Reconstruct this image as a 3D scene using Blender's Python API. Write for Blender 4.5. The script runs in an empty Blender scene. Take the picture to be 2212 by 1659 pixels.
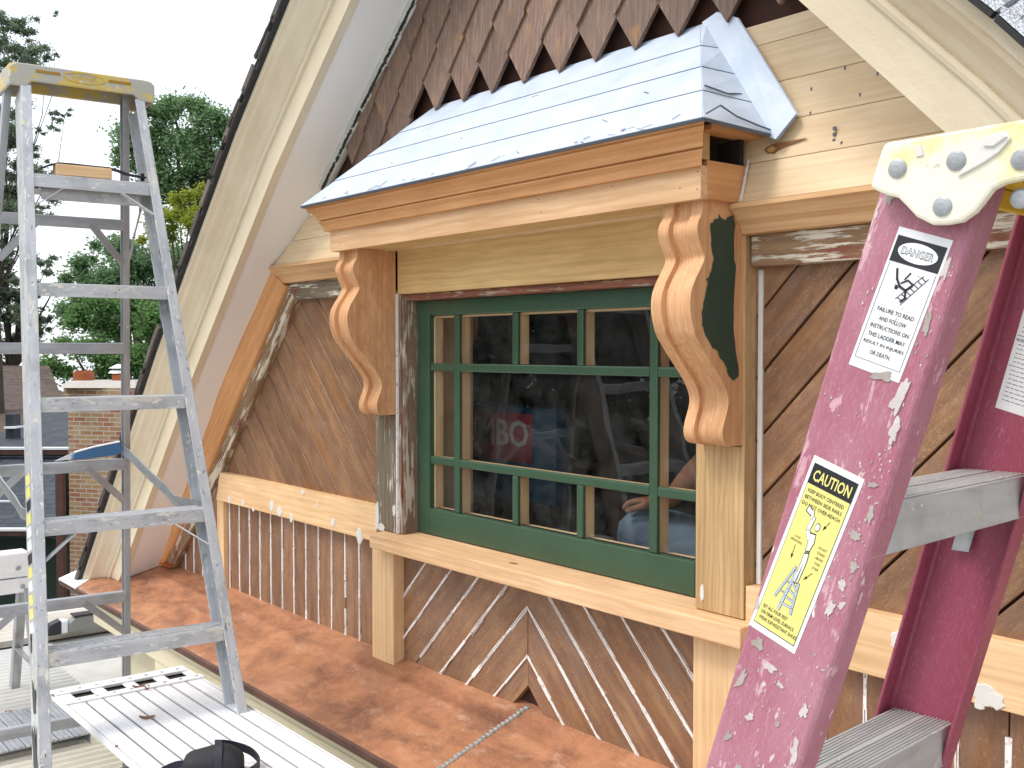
import bpy, bmesh, math, random
from mathutils import Vector, Matrix, noise
R = math.radians
rng = random.Random(7)
scene = bpy.context.scene
COL = scene.collection

# ---------------------------------------------------------------- camera, sky, sun, exposure
cam_d = bpy.data.cameras.new("camera"); cam = bpy.data.objects.new("camera", cam_d); COL.objects.link(cam)
CAM = Vector((0, -1.9, 0)); YAW = R(51.1); PITCH = math.atan(74/2300)
cam.location = CAM; cam.rotation_euler = (R(90)-PITCH, 0, YAW)
cam_d.sensor_width = 36; cam_d.lens = 2300/2212*36; cam_d.clip_start = .02; cam_d.clip_end = 600
scene.camera = cam
world = bpy.data.worlds.new("World"); scene.world = world; world.use_nodes = True
wn = world.node_tree.nodes; wl = world.node_tree.links
sky = wn.new("ShaderNodeTexSky"); sky.sky_type = 'NISHITA'; sky.sun_disc = False
SUN_EL, SUN_AZ = R(58), R(-20)     # azimuth: direction the light comes from, seen from the wall
sky.sun_elevation = SUN_EL; sky.sun_rotation = R(180)-SUN_AZ
sky.air_density = 1.0; sky.dust_density = 5.0; sky.ozone_density = 1.0
bg = wn["Background"]; bg.inputs[1].default_value = .14
mixs = wn.new("ShaderNodeMixRGB"); mixs.inputs[0].default_value = .55; mixs.inputs[2].default_value = (11.5, 12, 12.6, 1)   # thin bright overcast over the blue
wl.new(sky.outputs[0], mixs.inputs[1]); wl.new(mixs.outputs[0], bg.inputs[0])
sd = bpy.data.lights.new("sun", 'SUN'); sd.energy = 1.5; sd.angle = R(16); sd.color = (1, .955, .88)
so = bpy.data.objects.new("sun", sd); COL.objects.link(so)
sdir = Vector((math.sin(SUN_AZ)*math.cos(SUN_EL), -math.cos(SUN_AZ)*math.cos(SUN_EL), math.sin(SUN_EL)))
so.rotation_euler = sdir.to_track_quat('Z', 'Y').to_euler()
scene.view_settings.view_transform = 'Standard'; scene.view_settings.look = 'None'
scene.view_settings.exposure = 0.32; scene.view_settings.gamma = 1
scene.render.engine = 'CYCLES'; scene.cycles.max_bounces = 6; scene.cycles.transparent_max_bounces = 12

# ---------------------------------------------------------------- survey helpers: sight lines of the 2212 x 1659 photograph
_f = Vector((-math.sin(YAW)*math.cos(PITCH), math.cos(YAW)*math.cos(PITCH), -math.sin(PITCH)))
_r = Vector((math.cos(YAW), math.sin(YAW), 0)); _u = _r.cross(_f)
def ray(x, y): return _f + _r*((x-1106)/2300) + _u*((829.5-y)/2300)
def atY(x, y, Y): d = ray(x, y); return CAM + d*((Y-CAM.y)/d.y)
def atX(x, y, X): d = ray(x, y); return CAM + d*((X-CAM.x)/d.x)
def atZ(x, y, Z): d = ray(x, y); return CAM + d*((Z-CAM.z)/d.z)
def atS(x, y, s): return CAM + ray(x, y)*s

# ---------------------------------------------------------------- mesh builder
XA, YA, ZA = Vector((1,0,0)), Vector((0,1,0)), Vector((0,0,1))
class MB:
    def __init__(s): s.v=[]; s.f=[]; s.g=[]; s.r=[]; s.m=[]
    def add(s, verts, faces, along=XA, mat=0, rnd=None, shift=True):
        n = len(s.v); a = Vector(along).normalized()
        t = Vector((0,-1,0)) if abs(a.y) < .9 else ZA
        b = a.cross(t).normalized(); c = a.cross(b)
        r = rng.random() if rnd is None else rnd
        off = Vector((rng.uniform(-9,9), rng.uniform(-9,9), rng.uniform(-9,9))) if shift else Vector((0,0,0))
        for p in verts:
            p = Vector(p); s.v.append(p); s.g.append(Vector((p.dot(a), p.dot(b), p.dot(c)))+off); s.r.append(r)
        for f in faces: s.f.append([i+n for i in f]); s.m.append(mat)
        return s
    def box(s, x0, x1, y0, y1, z0, z1, along=None, **k):
        if along is None:
            d = [abs(x1-x0), abs(y1-y0), abs(z1-z0)]; along = (XA, YA, ZA)[d.index(max(d))]
        x0,x1 = sorted((x0,x1)); y0,y1 = sorted((y0,y1)); z0,z1 = sorted((z0,z1))
        V = [(x,y,z) for z in (z0,z1) for y in (y0,y1) for x in (x0,x1)]
        return s.add(V, [(0,2,3,1),(4,5,7,6),(0,1,5,4),(2,6,7,3),(0,4,6,2),(1,3,7,5)], along, **k)
    def obox(s, c, ax, ay, az, along=None, **k):
        c = Vector(c); ax, ay, az = Vector(ax), Vector(ay), Vector(az)
        V = [c+ax*i+ay*j+az*h for h in (-1,1) for j in (-1,1) for i in (-1,1)]
        F = [(0,2,3,1),(4,5,7,6),(0,1,5,4),(2,6,7,3),(0,4,6,2),(1,3,7,5)]
        if ax.cross(ay).dot(az) < 0: F = [f[::-1] for f in F]
        return s.add(V, F, along or max((ax,ay,az), key=lambda q:q.length), **k)
    def prism(s, poly, ext, along=XA, **k):
        poly = [Vector(p) for p in poly]; e = Vector(ext); n = len(poly)
        nm = Vector((0,0,0))
        for i in range(n): nm += poly[i].cross(poly[(i+1)%n])
        if nm.dot(e) > 0: poly = poly[::-1]
        V = poly+[p+e for p in poly]
        F = [tuple(range(n)), tuple(range(2*n-1, n-1, -1))]+[(i, i+n, (i+1)%n+n, (i+1)%n) for i in range(n)]
        return s.add(V, F, along, **k)
    def bar(s, p0, p1, prof, ax, ay, along=None, **k):          # closed 2-D profile carried from p0 to p1
        p0, p1, ax, ay = Vector(p0), Vector(p1), Vector(ax), Vector(ay)
        return s.prism([p0+ax*a+ay*b for a,b in prof], p1-p0, along or (p1-p0), **k)
    def sweep(s, path, outs, ups, prof, along=None, cap=True, **k):
        n = len(prof); V = []
        for p,o,u in zip(path, outs, ups):
            for a,b in prof: V.append(Vector(p)+Vector(o)*a+Vector(u)*b)
        F = []
        for i in range(len(path)-1):
            for j in range(n):
                j2 = (j+1)%n; F.append((i*n+j, i*n+j2, (i+1)*n+j2, (i+1)*n+j))
        if cap: F += [tuple(range(n-1,-1,-1)), tuple(range((len(path)-1)*n, len(path)*n))]
        return s.add(V, F, along or (Vector(path[-1])-Vector(path[0])), **k)
    def tube(s, path, rad, n=8, cap=True, flat=1.0, **k):
        path = [Vector(p) for p in path]; V = []; m = len(path)
        for i,p in enumerate(path):
            t = (path[min(i+1,m-1)]-path[max(i-1,0)]).normalized()
            a = t.cross(ZA if abs(t.z) < .95 else XA).normalized(); b = t.cross(a)
            r = rad[i] if isinstance(rad,(list,tuple)) else rad
            for j in range(n):
                q = 2*math.pi*j/n; V.append(p+a*(math.cos(q)*r)+b*(math.sin(q)*r*flat))
        F = [(i*n+j, (i+1)*n+j, (i+1)*n+(j+1)%n, i*n+(j+1)%n) for i in range(m-1) for j in range(n)]
        if cap: F += [tuple(range(n)), tuple(range(m*n-1, (m-1)*n-1, -1))]
        return s.add(V, F, path[-1]-path[0], **k)
    def strip(s, path, wide, thick, **k):                       # ribbon: wide = width vector, thick = thickness vector(s)
        path = [Vector(p) for p in path]; w = Vector(wide)
        V = []; m = len(path)
        for i,p in enumerate(path):
            t = (path[min(i+1,m-1)]-path[max(i-1,0)]).normalized(); n = t.cross(w).normalized()*thick/2
            V += [p-w/2-n, p+w/2-n, p+w/2+n, p-w/2+n]
        F = [(i*4+j, i*4+(j+1)%4, i*4+4+(j+1)%4, i*4+4+j) for i in range(m-1) for j in range(4)]+[(3,2,1,0), tuple(range(4*m-4,4*m))]
        return s.add(V, F, path[-1]-path[0], **k)
    def ball(s, c, rx, ry=None, rz=None, nu=10, nv=6, **k):
        ry = ry or rx; rz = rz or rx; c = Vector(c); V=[c+Vector((0,0,rz))]; F=[]
        for i in range(1,nv):
            t = math.pi*i/nv
            for j in range(nu): V.append(c+Vector((rx*math.sin(t)*math.cos(2*math.pi*j/nu), ry*math.sin(t)*math.sin(2*math.pi*j/nu), rz*math.cos(t))))
        V.append(c-Vector((0,0,rz))); L=len(V)-1
        for j in range(nu):
            F.append((0,1+j,1+(j+1)%nu)); F.append((L,L-nu+(j+1)%nu,L-nu+j))
        for i in range(nv-2):
            for j in range(nu): a=1+i*nu+j; b=1+i*nu+(j+1)%nu; F.append((a,a+nu,b+nu,b))
        return s.add(V,F,ZA,**k)
    def disc(s, c, nrm, rad, h, n=14, dome=0, **k):              # short rivet / disc standing on nrm
        c=Vector(c); nz=Vector(nrm).normalized(); a=nz.cross(ZA if abs(nz.z)<.9 else XA).normalized(); b=nz.cross(a)
        rings=[(rad,0),(rad,h*.4),(rad*.75,h*.85),(rad*.35,h)] if dome else [(rad,0),(rad,h)]
        V=[]
        for r_,hh in rings:
            for j in range(n): q=2*math.pi*j/n; V.append(c+nz*hh+a*(r_*math.cos(q))+b*(r_*math.sin(q)))
        m=len(rings); F=[(i*n+j,i*n+(j+1)%n,(i+1)*n+(j+1)%n,(i+1)*n+j) for i in range(m-1) for j in range(n)]
        F+=[tuple(range(n-1,-1,-1)),tuple(range((m-1)*n,m*n))]
        return s.add(V,F,nz,**k)
    def each(s,name,mats,parent=None,**k):       # one object per piece added (pieces marked by their rnd number)
        groups={}
        for i,r in enumerate(s.r): groups.setdefault(r,[]).append(i)
        for r,idx in groups.items():
            m=MB(); ids={j:n for n,j in enumerate(idx)}
            m.v=[s.v[j] for j in idx]; m.g=[s.g[j] for j in idx]; m.r=[s.r[j] for j in idx]
            for f,mt in zip(s.f,s.m):
                if f[0] in ids: m.f.append([ids[j] for j in f]); m.m.append(mt)
            m.build(name,mats,parent,**k)
    def build(s, name, mats, parent=None, bev=0, smooth=False, seg=2, origin=None):
        me = bpy.data.meshes.new(name)
        o0 = Vector(origin) if origin is not None else Vector((0,0,0))
        me.from_pydata([p-o0 for p in s.v], [], s.f)
        at = me.attributes.new("gc", 'FLOAT_VECTOR', 'POINT'); at.data.foreach_set("vector", [c for g in s.g for c in g])
        a2 = me.attributes.new("rnd", 'FLOAT', 'POINT'); a2.data.foreach_set("value", s.r)
        if not isinstance(mats,(list,tuple)): mats=[mats]
        for m in mats: me.materials.append(m)
        me.polygons.foreach_set("material_index", s.m)
        me.polygons.foreach_set("use_smooth", [smooth]*len(s.f))
        me.update()
        o = bpy.data.objects.new(name, me); COL.objects.link(o); o.location = o0
        if parent: 
            o.parent = parent
            pw = parent; off = Vector((0,0,0))
            while pw: off += pw.location; pw = pw.parent
            o.location = o0-off
        if bev:
            b = o.modifiers.new("bevel",'BEVEL'); b.width = bev; b.segments = seg; b.limit_method='ANGLE'; b.angle_limit=R(35); b.use_clamp_overlap=True
        return o
def thing(name, label, cat, loc=(0,0,0), group=None):
    o = bpy.data.objects.new(name, None); COL.objects.link(o); o.location = loc; o.empty_display_size=.1
    o["label"]=label; o["category"]=cat
    if group: o["group"]=group
    return o
def tag(o, label=None, cat=None, group=None, kind=None):
    for k,v in (("label",label),("category",cat),("group",group),("kind",kind)):
        if v: o[k]=v
    return o
def clip(poly, a, b, c):                 # keep a*x+b*z<=c of a 2-D convex polygon
    out=[]
    for i in range(len(poly)):
        p,q=poly[i],poly[(i+1)%len(poly)]; dp=a*p[0]+b*p[1]-c; dq=a*q[0]+b*q[1]-c
        if dp<=0: out.append(p)
        if dp*dq<0: t=dp/(dp-dq); out.append((p[0]+(q[0]-p[0])*t, p[1]+(q[1]-p[1])*t))
    return out
def clip_to(poly, region):               # region: convex, any winding
    ar=sum(region[i][0]*region[(i+1)%len(region)][1]-region[(i+1)%len(region)][0]*region[i][1] for i in range(len(region)))
    R_=region if ar>0 else region[::-1]
    for i in range(len(R_)):
        p,q=R_[i],R_[(i+1)%len(R_)]; dx,dz=q[0]-p[0],q[1]-p[1]
        poly=clip(poly, dz, -dx, dz*p[0]-dx*p[1])
        if len(poly)<3: return []
    return poly

# ---------------------------------------------------------------- materials
def lin(h):
    h=h.lstrip('#'); o=[]
    for i in (0,2,4):
        c=int(h[i:i+2],16)/255; o.append(c/12.92 if c<=.04045 else ((c+.055)/1.055)**2.4)
    return (*o,1)
class NT:
    def __init__(s,name):
        s.m=bpy.data.materials.new(name); s.m.use_nodes=True; s.n=s.m.node_tree.nodes; s.l=s.m.node_tree.links
        s.b=s.n["Principled BSDF"]; s.out=s.n["Material Output"]
    def attr(s,nm): a=s.n.new("ShaderNodeAttribute"); a.attribute_name=nm; return a
    def gc(s,scale=(1,1,1),src=None):
        v=src or s.attr("gc").outputs["Vector"]; mp=s.n.new("ShaderNodeMapping"); mp.inputs["Scale"].default_value=scale; s.l.new(v,mp.inputs["Vector"]); return mp.outputs[0]
    def noise(s,vec,scale=1,detail=5,rough=.55,dist=0):
        t=s.n.new("ShaderNodeTexNoise"); t.inputs["Scale"].default_value=scale; t.inputs["Detail"].default_value=detail; t.inputs["Roughness"].default_value=rough; t.inputs["Distortion"].default_value=dist
        s.l.new(vec,t.inputs["Vector"]); return t.outputs["Fac"]
    def ramp(s,fac,stops,interp='LINEAR'):
        r=s.n.new("ShaderNodeValToRGB"); cr=r.color_ramp; cr.interpolation=interp
        while len(cr.elements)<len(stops): cr.elements.new(.5)
        for e,(p,c) in zip(cr.elements,stops): e.position=p; e.color=c if len(c)==4 else (*c,1)
        s.l.new(fac,r.inputs[0]); return r.outputs[0]
    def step(s,fac,a,b): return s.ramp(fac,[(a,(0,0,0,1)),(b,(1,1,1,1))])
    def mix(s,fac,a,b,mode='MIX'):
        m=s.n.new("ShaderNodeMixRGB"); m.blend_type=mode
        for i,x in zip((0,1,2),(fac,a,b)):
            if isinstance(x,(int,float)): m.inputs[i].default_value=x if i==0 else (x,x,x,1)
            elif isinstance(x,tuple): m.inputs[i].default_value=x
            else: s.l.new(x,m.inputs[i])
        return m.outputs[0]
    def math(s,op,a,b=0.0):
        m=s.n.new("ShaderNodeMath"); m.operation=op
        for i,x in enumerate((a,b)):
            if isinstance(x,(int,float)): m.inputs[i].default_value=x
            else: s.l.new(x,m.inputs[i])
        return m.outputs[0]
    def bump(s,h,strength=.3,dist=.002):
        b=s.n.new("ShaderNodeBump"); b.inputs["Strength"].default_value=strength; b.inputs["Distance"].default_value=dist; s.l.new(h,b.inputs["Height"]); s.l.new(b.outputs[0],s.b.inputs["Normal"])
    def fin(s,col,rough=.6,metal=0,spec=None):
        for k,x in (("Base Color",col),("Roughness",rough),("Metallic",metal)):
            if isinstance(x,(int,float)): s.b.inputs[k].default_value=x
            elif isinstance(x,tuple): s.b.inputs[k].default_value=x
            else: s.l.new(x,s.b.inputs[k])
        if spec is not None: s.b.inputs["Specular IOR Level"].default_value=spec
        return s.m
def t_mid(a,b,f): return tuple(x*(1-f)+y*f for x,y in zip(a,b))
def vary(t,col,amt=.25):                 # piece to piece brightness from the board's own number
    r=t.attr("rnd").outputs["Fac"]; v=t.math('MULTIPLY_ADD' if False else 'MULTIPLY',r,amt); v=t.math('ADD',v,1-amt/2)
    h=t.n.new("ShaderNodeHueSaturation"); t.l.new(v,h.inputs["Value"]); t.l.new(col,h.inputs["Color"]); return h.outputs[0]
def wood(name,dark,light,figure=1.0,knots=True,rough=.6,amt=.14,fine=1.0):
    t=NT(name)
    a=t.noise(t.gc((1.2,38,38)),2.2,6,.6,.4)
    w=t.n.new("ShaderNodeTexWave"); w.wave_type='BANDS'; w.bands_direction='Y'; w.wave_profile='SIN'
    w.inputs["Scale"].default_value=9*fine; w.inputs["Distortion"].default_value=7; w.inputs["Detail"].default_value=2.5; w.inputs["Detail Scale"].default_value=1.1; w.inputs["Detail Roughness"].default_value=.5
    t.l.new(t.gc((.45,1.5,1.5)),w.inputs["Vector"])
    c=t.ramp(a,[(.22,t_mid(dark,light,.35)),(.62,light)])
    ln=t.ramp(w.outputs["Fac"],[(.62,(0,0,0,1)),(.93,(1,1,1,1)),(1.0,(.55,.55,.55,1))])
    c=t.mix(t.math('MULTIPLY',ln,min(1,.42*figure)),c,dark)
    big=t.noise(t.gc((2,5,5)),1.6,4)
    c=t.mix(t.step(big,.35,.75),c,t.mix(1,c,(.80,.74,.66,1),'MULTIPLY'))
    if knots:
        vo=t.n.new("ShaderNodeTexVoronoi"); vo.inputs["Scale"].default_value=1.0; t.l.new(t.gc((2.2,5,5)),vo.inputs["Vector"])
        k=t.ramp(vo.outputs["Distance"],[(.035,(1,1,1,1)),(.06,(0,0,0,1))])
        c=t.mix(t.math('MULTIPLY',k,.75),c,(.09,.035,.015,1))
    c=vary(t,c,amt); t.bump(a,.12,.0015)
    return t.fin(c,rough)
def plain(name,col,rough=.5,metal=0,var=.12,sc=6,bump=0,spec=None):
    t=NT(name); n=t.noise(t.gc((1,1,1)),sc,6,.6)
    k=t.ramp(n,[(.3,(1-var,1-var,1-var,1)),(.7,(1,1,1,1))]); c=t.mix(1,k,col,'MULTIPLY')
    if bump: t.bump(t.noise(t.gc(),sc*8,3),bump,.001)
    return t.fin(c,rough,metal,spec)
def splat(t,col,marks):                  # marks: (scale, threshold, colour, stretch)
    for sc,th,c,st in marks:
        n=t.noise(t.gc(st),sc,4,.65,.3); col=t.mix(t.step(n,th,th+.03),col,c)
    return col
M={}
M['cedar']=wood('fresh_cedar',lin('a87344'),lin('d8a873'),1.0)
M['cedar_deep']=wood('reddish_cedar',lin('b07a4d'),lin('e0b083'),.8,fine=2.4,knots=False)
M['crown']=wood('orange_cedar_moulding',lin('b27a45'),lin('dca571'),.5,knots=True)
M['mould']=wood('tan_cedar_moulding',lin('bd8d5c'),lin('e2b98a'),.4)
M['fascia']=wood('figured_cedar',lin('c79567'),lin('f0caa0'),.8,fine=.8)
M['fir']=wood('pale_fir',lin('c69a6a'),lin('ebc99d'),.6)
M['header']=wood('yellow_pine',lin('b48f58'),lin('dfbe87'),.6)
M['ply']=wood('pale_sheathing',lin('d4b68e'),lin('edd8b6'),.3,amt=.02,knots=False)
M['post']=wood('grey_streaked_cedar',lin('927650'),lin('d3b080'),.9,fine=1.6)
def peel(name,w1,w2,paint,th,stretch=(5,75,75)):
    t=NT(name); g=t.noise(t.gc((2,50,50)),1.8,6,.65,.2)
    c=t.ramp(g,[(.25,w1),(.7,w2)])
    red=t.noise(t.gc((3,9,9)),1.7,3); c=t.mix(t.step(red,.55,.66),c,lin('7a4636'))
    n=t.math('ADD',t.math('MULTIPLY',t.noise(t.gc(stretch),1.1,6,.68,.2),.6),t.math('MULTIPLY',t.noise(t.gc((5,11,11)),1.6,4),.42))
    p=t.step(n,th,th+.035); c=t.mix(p,c,paint); t.bump(t.mix(.5,g,p),.6,.004)
    return t.fin(c,.8)
M['peel']=peel('peeling_cream_trim',lin('6b513b'),lin('9b7c5b'),lin('cfc5b2'),.515)
M['peel_grey']=peel('weathered_grey_trim',lin('4f4538'),lin('877a66'),lin('cdc8b8'),.565)
M['old_red']=peel('old_red_frame',lin('5a3327'),lin('96604a'),lin('ab9a8a'),.545); M['jamb']=peel('weathered_jamb',lin('5e4a3e'),lin('8c7562'),lin('beb3a4'),.53)
def brown(name):
    t=NT(name); a=t.mix(.5,t.noise(t.gc((2.2,26,26)),1.6,6,.7,.3),t.noise(t.gc((5,9,9)),2,6,.7))
    c=t.ramp(a,[(.25,lin('5a3f2f')),(.5,lin('836048')),(.72,lin('a9855f'))])
    o=t.noise(t.gc((3,8,8)),1.3,4,.6,.5); c=t.mix(t.math('MULTIPLY',t.step(o,.55,.75),.7),c,lin('93602f'))
    s=t.noise(t.gc((9,30,30)),3.2,5,.7); c=t.mix(t.math('MULTIPLY',t.step(s,.62,.72),.55),c,lin('b39475'))
    s=t.noise(t.gc((26,90,90)),3.2,4,.7); c=t.mix(t.math('MULTIPLY',t.step(s,.6,.68),.4),c,lin('c2ac90'))
    d=t.noise(t.gc((2,5,5)),2.3,4); c=t.mix(t.math('MULTIPLY',t.step(d,.55,.75),.35),c,lin('8f7d77'))
    e=t.noise(t.gc((70,110,110)),2,3,.8); c=t.mix(t.math('MULTIPLY',t.step(e,.58,.66),t.math('MULTIPLY',t.step(t.noise(t.gc((2,4,4)),2,4),.42,.62),.6)),c,lin('c9a877'))
    c=vary(t,c,.3); t.bump(a,.5,.002); return t.fin(c,.42)
M['brown']=brown('stripped_brown_boards')
t=NT('white_caulk'); n=t.noise(t.gc((30,30,30)),2,4,.7); M['caulk']=t.fin(t.mix(t.step(n,.30,.46),lin('a39a92'),lin('eceae8')),.6)
def shing():
    t=NT('weathered_cedar_shingles'); a=t.noise(t.gc((3,70,70)),2,6,.65)
    c=t.ramp(a,[(.25,lin('574338')),(.55,lin('7e6556')),(.8,lin('a08a7a'))])
    o=t.noise(t.gc((11,18,18)),1.0,4,.6); c=t.mix(t.math('MULTIPLY',t.step(o,.60,.74),.8),c,lin('a87a46'))
    c=vary(t,c,.4); t.bump(a,.5,.002); return t.fin(c,.5)
M['shingle']=shing()
M['tar']=plain('stained_old_backing',lin('4d2c1e'),.8,0,.55,14)
def paper():
    t=NT('white_underlayment'); n=t.noise(t.gc((6,6,6)),1.5,5,.6)
    c=t.ramp(n,[(.3,lin('bac8dc')),(.7,lin('cfdaea'))])
    d=t.noise(t.gc((14,60,60)),1.3,5,.7); c=t.mix(t.math('MULTIPLY',t.step(d,.70,.75),.6),c,lin('565b66'))
    h=t.noise(t.gc((5,5,5)),1.6,3,.5,.6); t.bump(h,.5,.012); return t.fin(c,.42)
M['paper']=paper(); M['paper_edge']=plain('dark_lap_edge',lin('5d6675'),.7)
def copper():
    t=NT('mottled_copper'); n=t.noise(t.gc((3.2,5.5,5.5)),1.6,8,.72,.35)
    c=t.ramp(n,[(.28,lin('6f4d3c')),(.42,lin('9f6e53')),(.55,lin('c08864')),(.8,lin('d8a587'))])
    s=t.noise(t.gc((40,40,40)),1.7,3,.7); c=t.mix(t.step(s,.72,.75),c,lin('e5d7c8'))
    big=t.noise(t.gc((2,3,3)),1.4,6,.7,.3); c=t.mix(t.math('MULTIPLY',t.step(big,.48,.66),.5),c,lin('7d5544')); du=t.noise(t.gc((7,16,16)),1.5,6,.75); c=t.mix(t.math('MULTIPLY',t.step(du,.56,.68),.4),c,lin('d9b9a4')); sp2=t.noise(t.gc((110,160,160)),1.5,2,.6); c=t.mix(t.math('MULTIPLY',t.step(sp2,.68,.72),.7),c,lin('e8dccf'))
    r=t.ramp(n,[(.3,(.46,.46,.46,1)),(.8,(.26,.26,.26,1))]); t.bump(t.noise(t.gc((2,2,2)),2,3),.25,.01); return t.fin(c,r,.25)
M['copper']=copper(); M['copper_bright']=plain('fresh_copper',lin('d98a5c'),.3,.9); M['solder']=plain('grey_solder',lin('b9b9b6'),.5,.4,.35,40)
def cream(name,a,b):
    t=NT(name); n=t.noise(t.gc((2,6,6)),2,5); c=t.ramp(n,[(.3,a),(.7,b)])
    h=t.mix(.6,t.noise(t.gc((8,40,40)),2,5,.6),t.noise(t.gc((40,60,60)),1.5,5,.7)); t.bump(h,.55,.004); return t.fin(c,.55)
M['cream']=cream('cream_trim_paint',lin('d0c2a6'),lin('dfd3bb')); M['soffit']=plain('pinkish_soffit_paint',lin('ebe8e4'),.6,0,.05,3,.15)
M['cornice']=cream('cornice_paint',lin('cfc6a8'),lin('dcd4b8'))
M['green']=plain('dark_green_sash_paint',lin('3a5641'),.35,0,.18,9,.2); M['green_patch']=plain('old_dark_green_paint',lin('34483b'),.5,0,.3,12)
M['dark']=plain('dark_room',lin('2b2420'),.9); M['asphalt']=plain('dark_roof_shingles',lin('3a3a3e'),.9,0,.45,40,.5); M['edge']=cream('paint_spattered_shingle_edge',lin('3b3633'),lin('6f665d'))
t=NT('grey_granule_shingle'); n=t.noise(t.gc((160,160,160)),2,2,.8); M['granule']=t.fin(t.ramp(n,[(.38,lin('6d7076')),(.52,lin('b9bdc4')),(.7,lin('d7dade'))]),.9)
M['tarline']=plain('black_roof_tar',lin('141416'),.6,0,.4,60,.5)
def glass():
    m=bpy.data.materials.new('window_glass'); m.use_nodes=True; n=m.node_tree.nodes; l=m.node_tree.links; n.remove(n["Principled BSDF"])
    tr=n.new("ShaderNodeBsdfTransparent"); gl=n.new("ShaderNodeBsdfGlossy"); gl.inputs["Roughness"].default_value=.0; tr.inputs[0].default_value=(.97,.98,.975,1)
    fr=n.new("ShaderNodeFresnel"); fr.inputs[0].default_value=1.6; mx=n.new("ShaderNodeMixShader")
    tc=n.new("ShaderNodeTexCoord"); nz=n.new("ShaderNodeTexNoise"); nz.inputs["Scale"].default_value=7; nz.inputs["Detail"].default_value=1; l.new(tc.outputs["Object"],nz.inputs["Vector"])
    bp=n.new("ShaderNodeBump"); bp.inputs["Strength"].default_value=.12; bp.inputs["Distance"].default_value=.006; l.new(nz.outputs["Fac"],bp.inputs["Height"]); l.new(bp.outputs[0],gl.inputs["Normal"])
    ge=n.new('ShaderNodeNewGeometry'); iv=n.new('ShaderNodeMath'); iv.operation='SUBTRACT'; iv.inputs[0].default_value=1; l.new(ge.outputs['Backfacing'],iv.inputs[1]); mu=n.new('ShaderNodeMath'); mu.operation='MULTIPLY'; l.new(fr.outputs[0],mu.inputs[0]); l.new(iv.outputs[0],mu.inputs[1]); l.new(mu.outputs[0],mx.inputs[0]); l.new(tr.outputs[0],mx.inputs[1]); l.new(gl.outputs[0],mx.inputs[2]); 
    df=n.new("ShaderNodeBsdfDiffuse"); df.inputs[0].default_value=(.6,.6,.58,1); dn=n.new("ShaderNodeTexNoise"); dn.inputs["Scale"].default_value=9; dn.inputs["Detail"].default_value=7; dn.inputs["Roughness"].default_value=.75; l.new(tc.outputs["Object"],dn.inputs["Vector"])
    dr=n.new("ShaderNodeMapRange"); dr.inputs[1].default_value=.35; dr.inputs[2].default_value=.8; dr.inputs[3].default_value=.0; dr.inputs[4].default_value=.034; l.new(dn.outputs["Fac"],dr.inputs[0])
    m2=n.new("ShaderNodeMixShader"); l.new(dr.outputs[0],m2.inputs[0]); l.new(mx.outputs[0],m2.inputs[1]); l.new(df.outputs[0],m2.inputs[2]); l.new(m2.outputs[0],n["Material Output"].inputs[0]); return m
M['glass']=glass()
def alu(name,marks,base='9b9da0',metal=.55,rough=.42,lo='95979b',hi='cbcdd1'):
    t=NT(name); n=t.noise(t.gc((3,25,25)),2,5,.6); c=t.ramp(n,[(.3,lin(lo)),(.7,lin(hi))])
    c=t.mix(.5,c,lin(base)); 
    g=t.noise(t.gc((5,5,5)),2.2,5,.6); c=t.mix(t.math('MULTIPLY',t.step(g,.5,.7),.5),c,t_mid(lin(lo),lin('77787c'),.7 if lo<'b' else .12))
    c=splat(t,c,marks); t.bump(n,.15,.001); return t.fin(c,rough,metal)
W1=(13,13,13)
M['alu']=alu('paint_flecked_aluminium',[(1.0,.60,lin('cfccc2'),(5,16,16)),(1.2,.62,lin('a1a2a6'),(20,50,50)),(1.4,.66,lin('74757a'),(7,30,30)),(1.3,.60,lin('dedbd2'),(20,60,60)),(1.5,.665,lin('55565c'),(38,60,60)),(1.0,.69,lin('dacfa8'),(16,24,24)),(1.2,.735,lin('7d4a47'),(22,26,26))],'cbcdd0',.3,.45)
M['alu_clean']=alu('dull_aluminium',[(1.3,.70,lin('c9c6bd'),(22,22,22))],'a5a7ab',.6,.4)
M['alu_bright']=alu('bright_ribbed_aluminium',[(1.5,.72,lin('9c9990'),(26,26,26))],'f2f3f5',.12,.5,'dcdde0','eff0f2')
M['rung']=alu('paint_dusted_step_metal',[(1.4,.6,lin('c4bfb2'),(22,22,22)),(1.8,.66,lin('e4e0d6'),(30,30,30))],'bab7b0',.25,.55)
def fibre():
    t=NT('pink_red_fibreglass'); f=t.noise(t.gc((60,260,260)),1.2,4,.8,1.5); n=t.noise(t.gc((5,7,7)),1.4,4)
    c=t.ramp(n,[(.3,lin('9c566a')),(.7,lin('b27d8c'))]); c=t.mix(t.math('MULTIPLY',t.step(f,.5,.66),.35),c,lin('d3a9b0'))
    c=splat(t,c,[(1.4,.60,lin('c99faa'),(14,40,40)),(1.4,.645,lin('cfc2be'),(22,50,50)),(1.1,.69,lin('dedad4'),(16,34,34)),(1.7,.70,lin('a3968e'),(18,36,36))])
    return t.fin(c,.45)
M['fibre']=fibre()
t=NT('pink_red_fibreglass_inside'); f=t.noise(t.gc((60,260,260)),1.2,4,.8,1.5); c=t.mix(t.math('MULTIPLY',t.step(f,.52,.68),.3),lin('97455b'),lin('cb9aa5')); c=splat(t,c,[(1.3,.735,lin('8d8580'),(20,20,20))]); M['fibre_in']=t.fin(c,.42)
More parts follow.
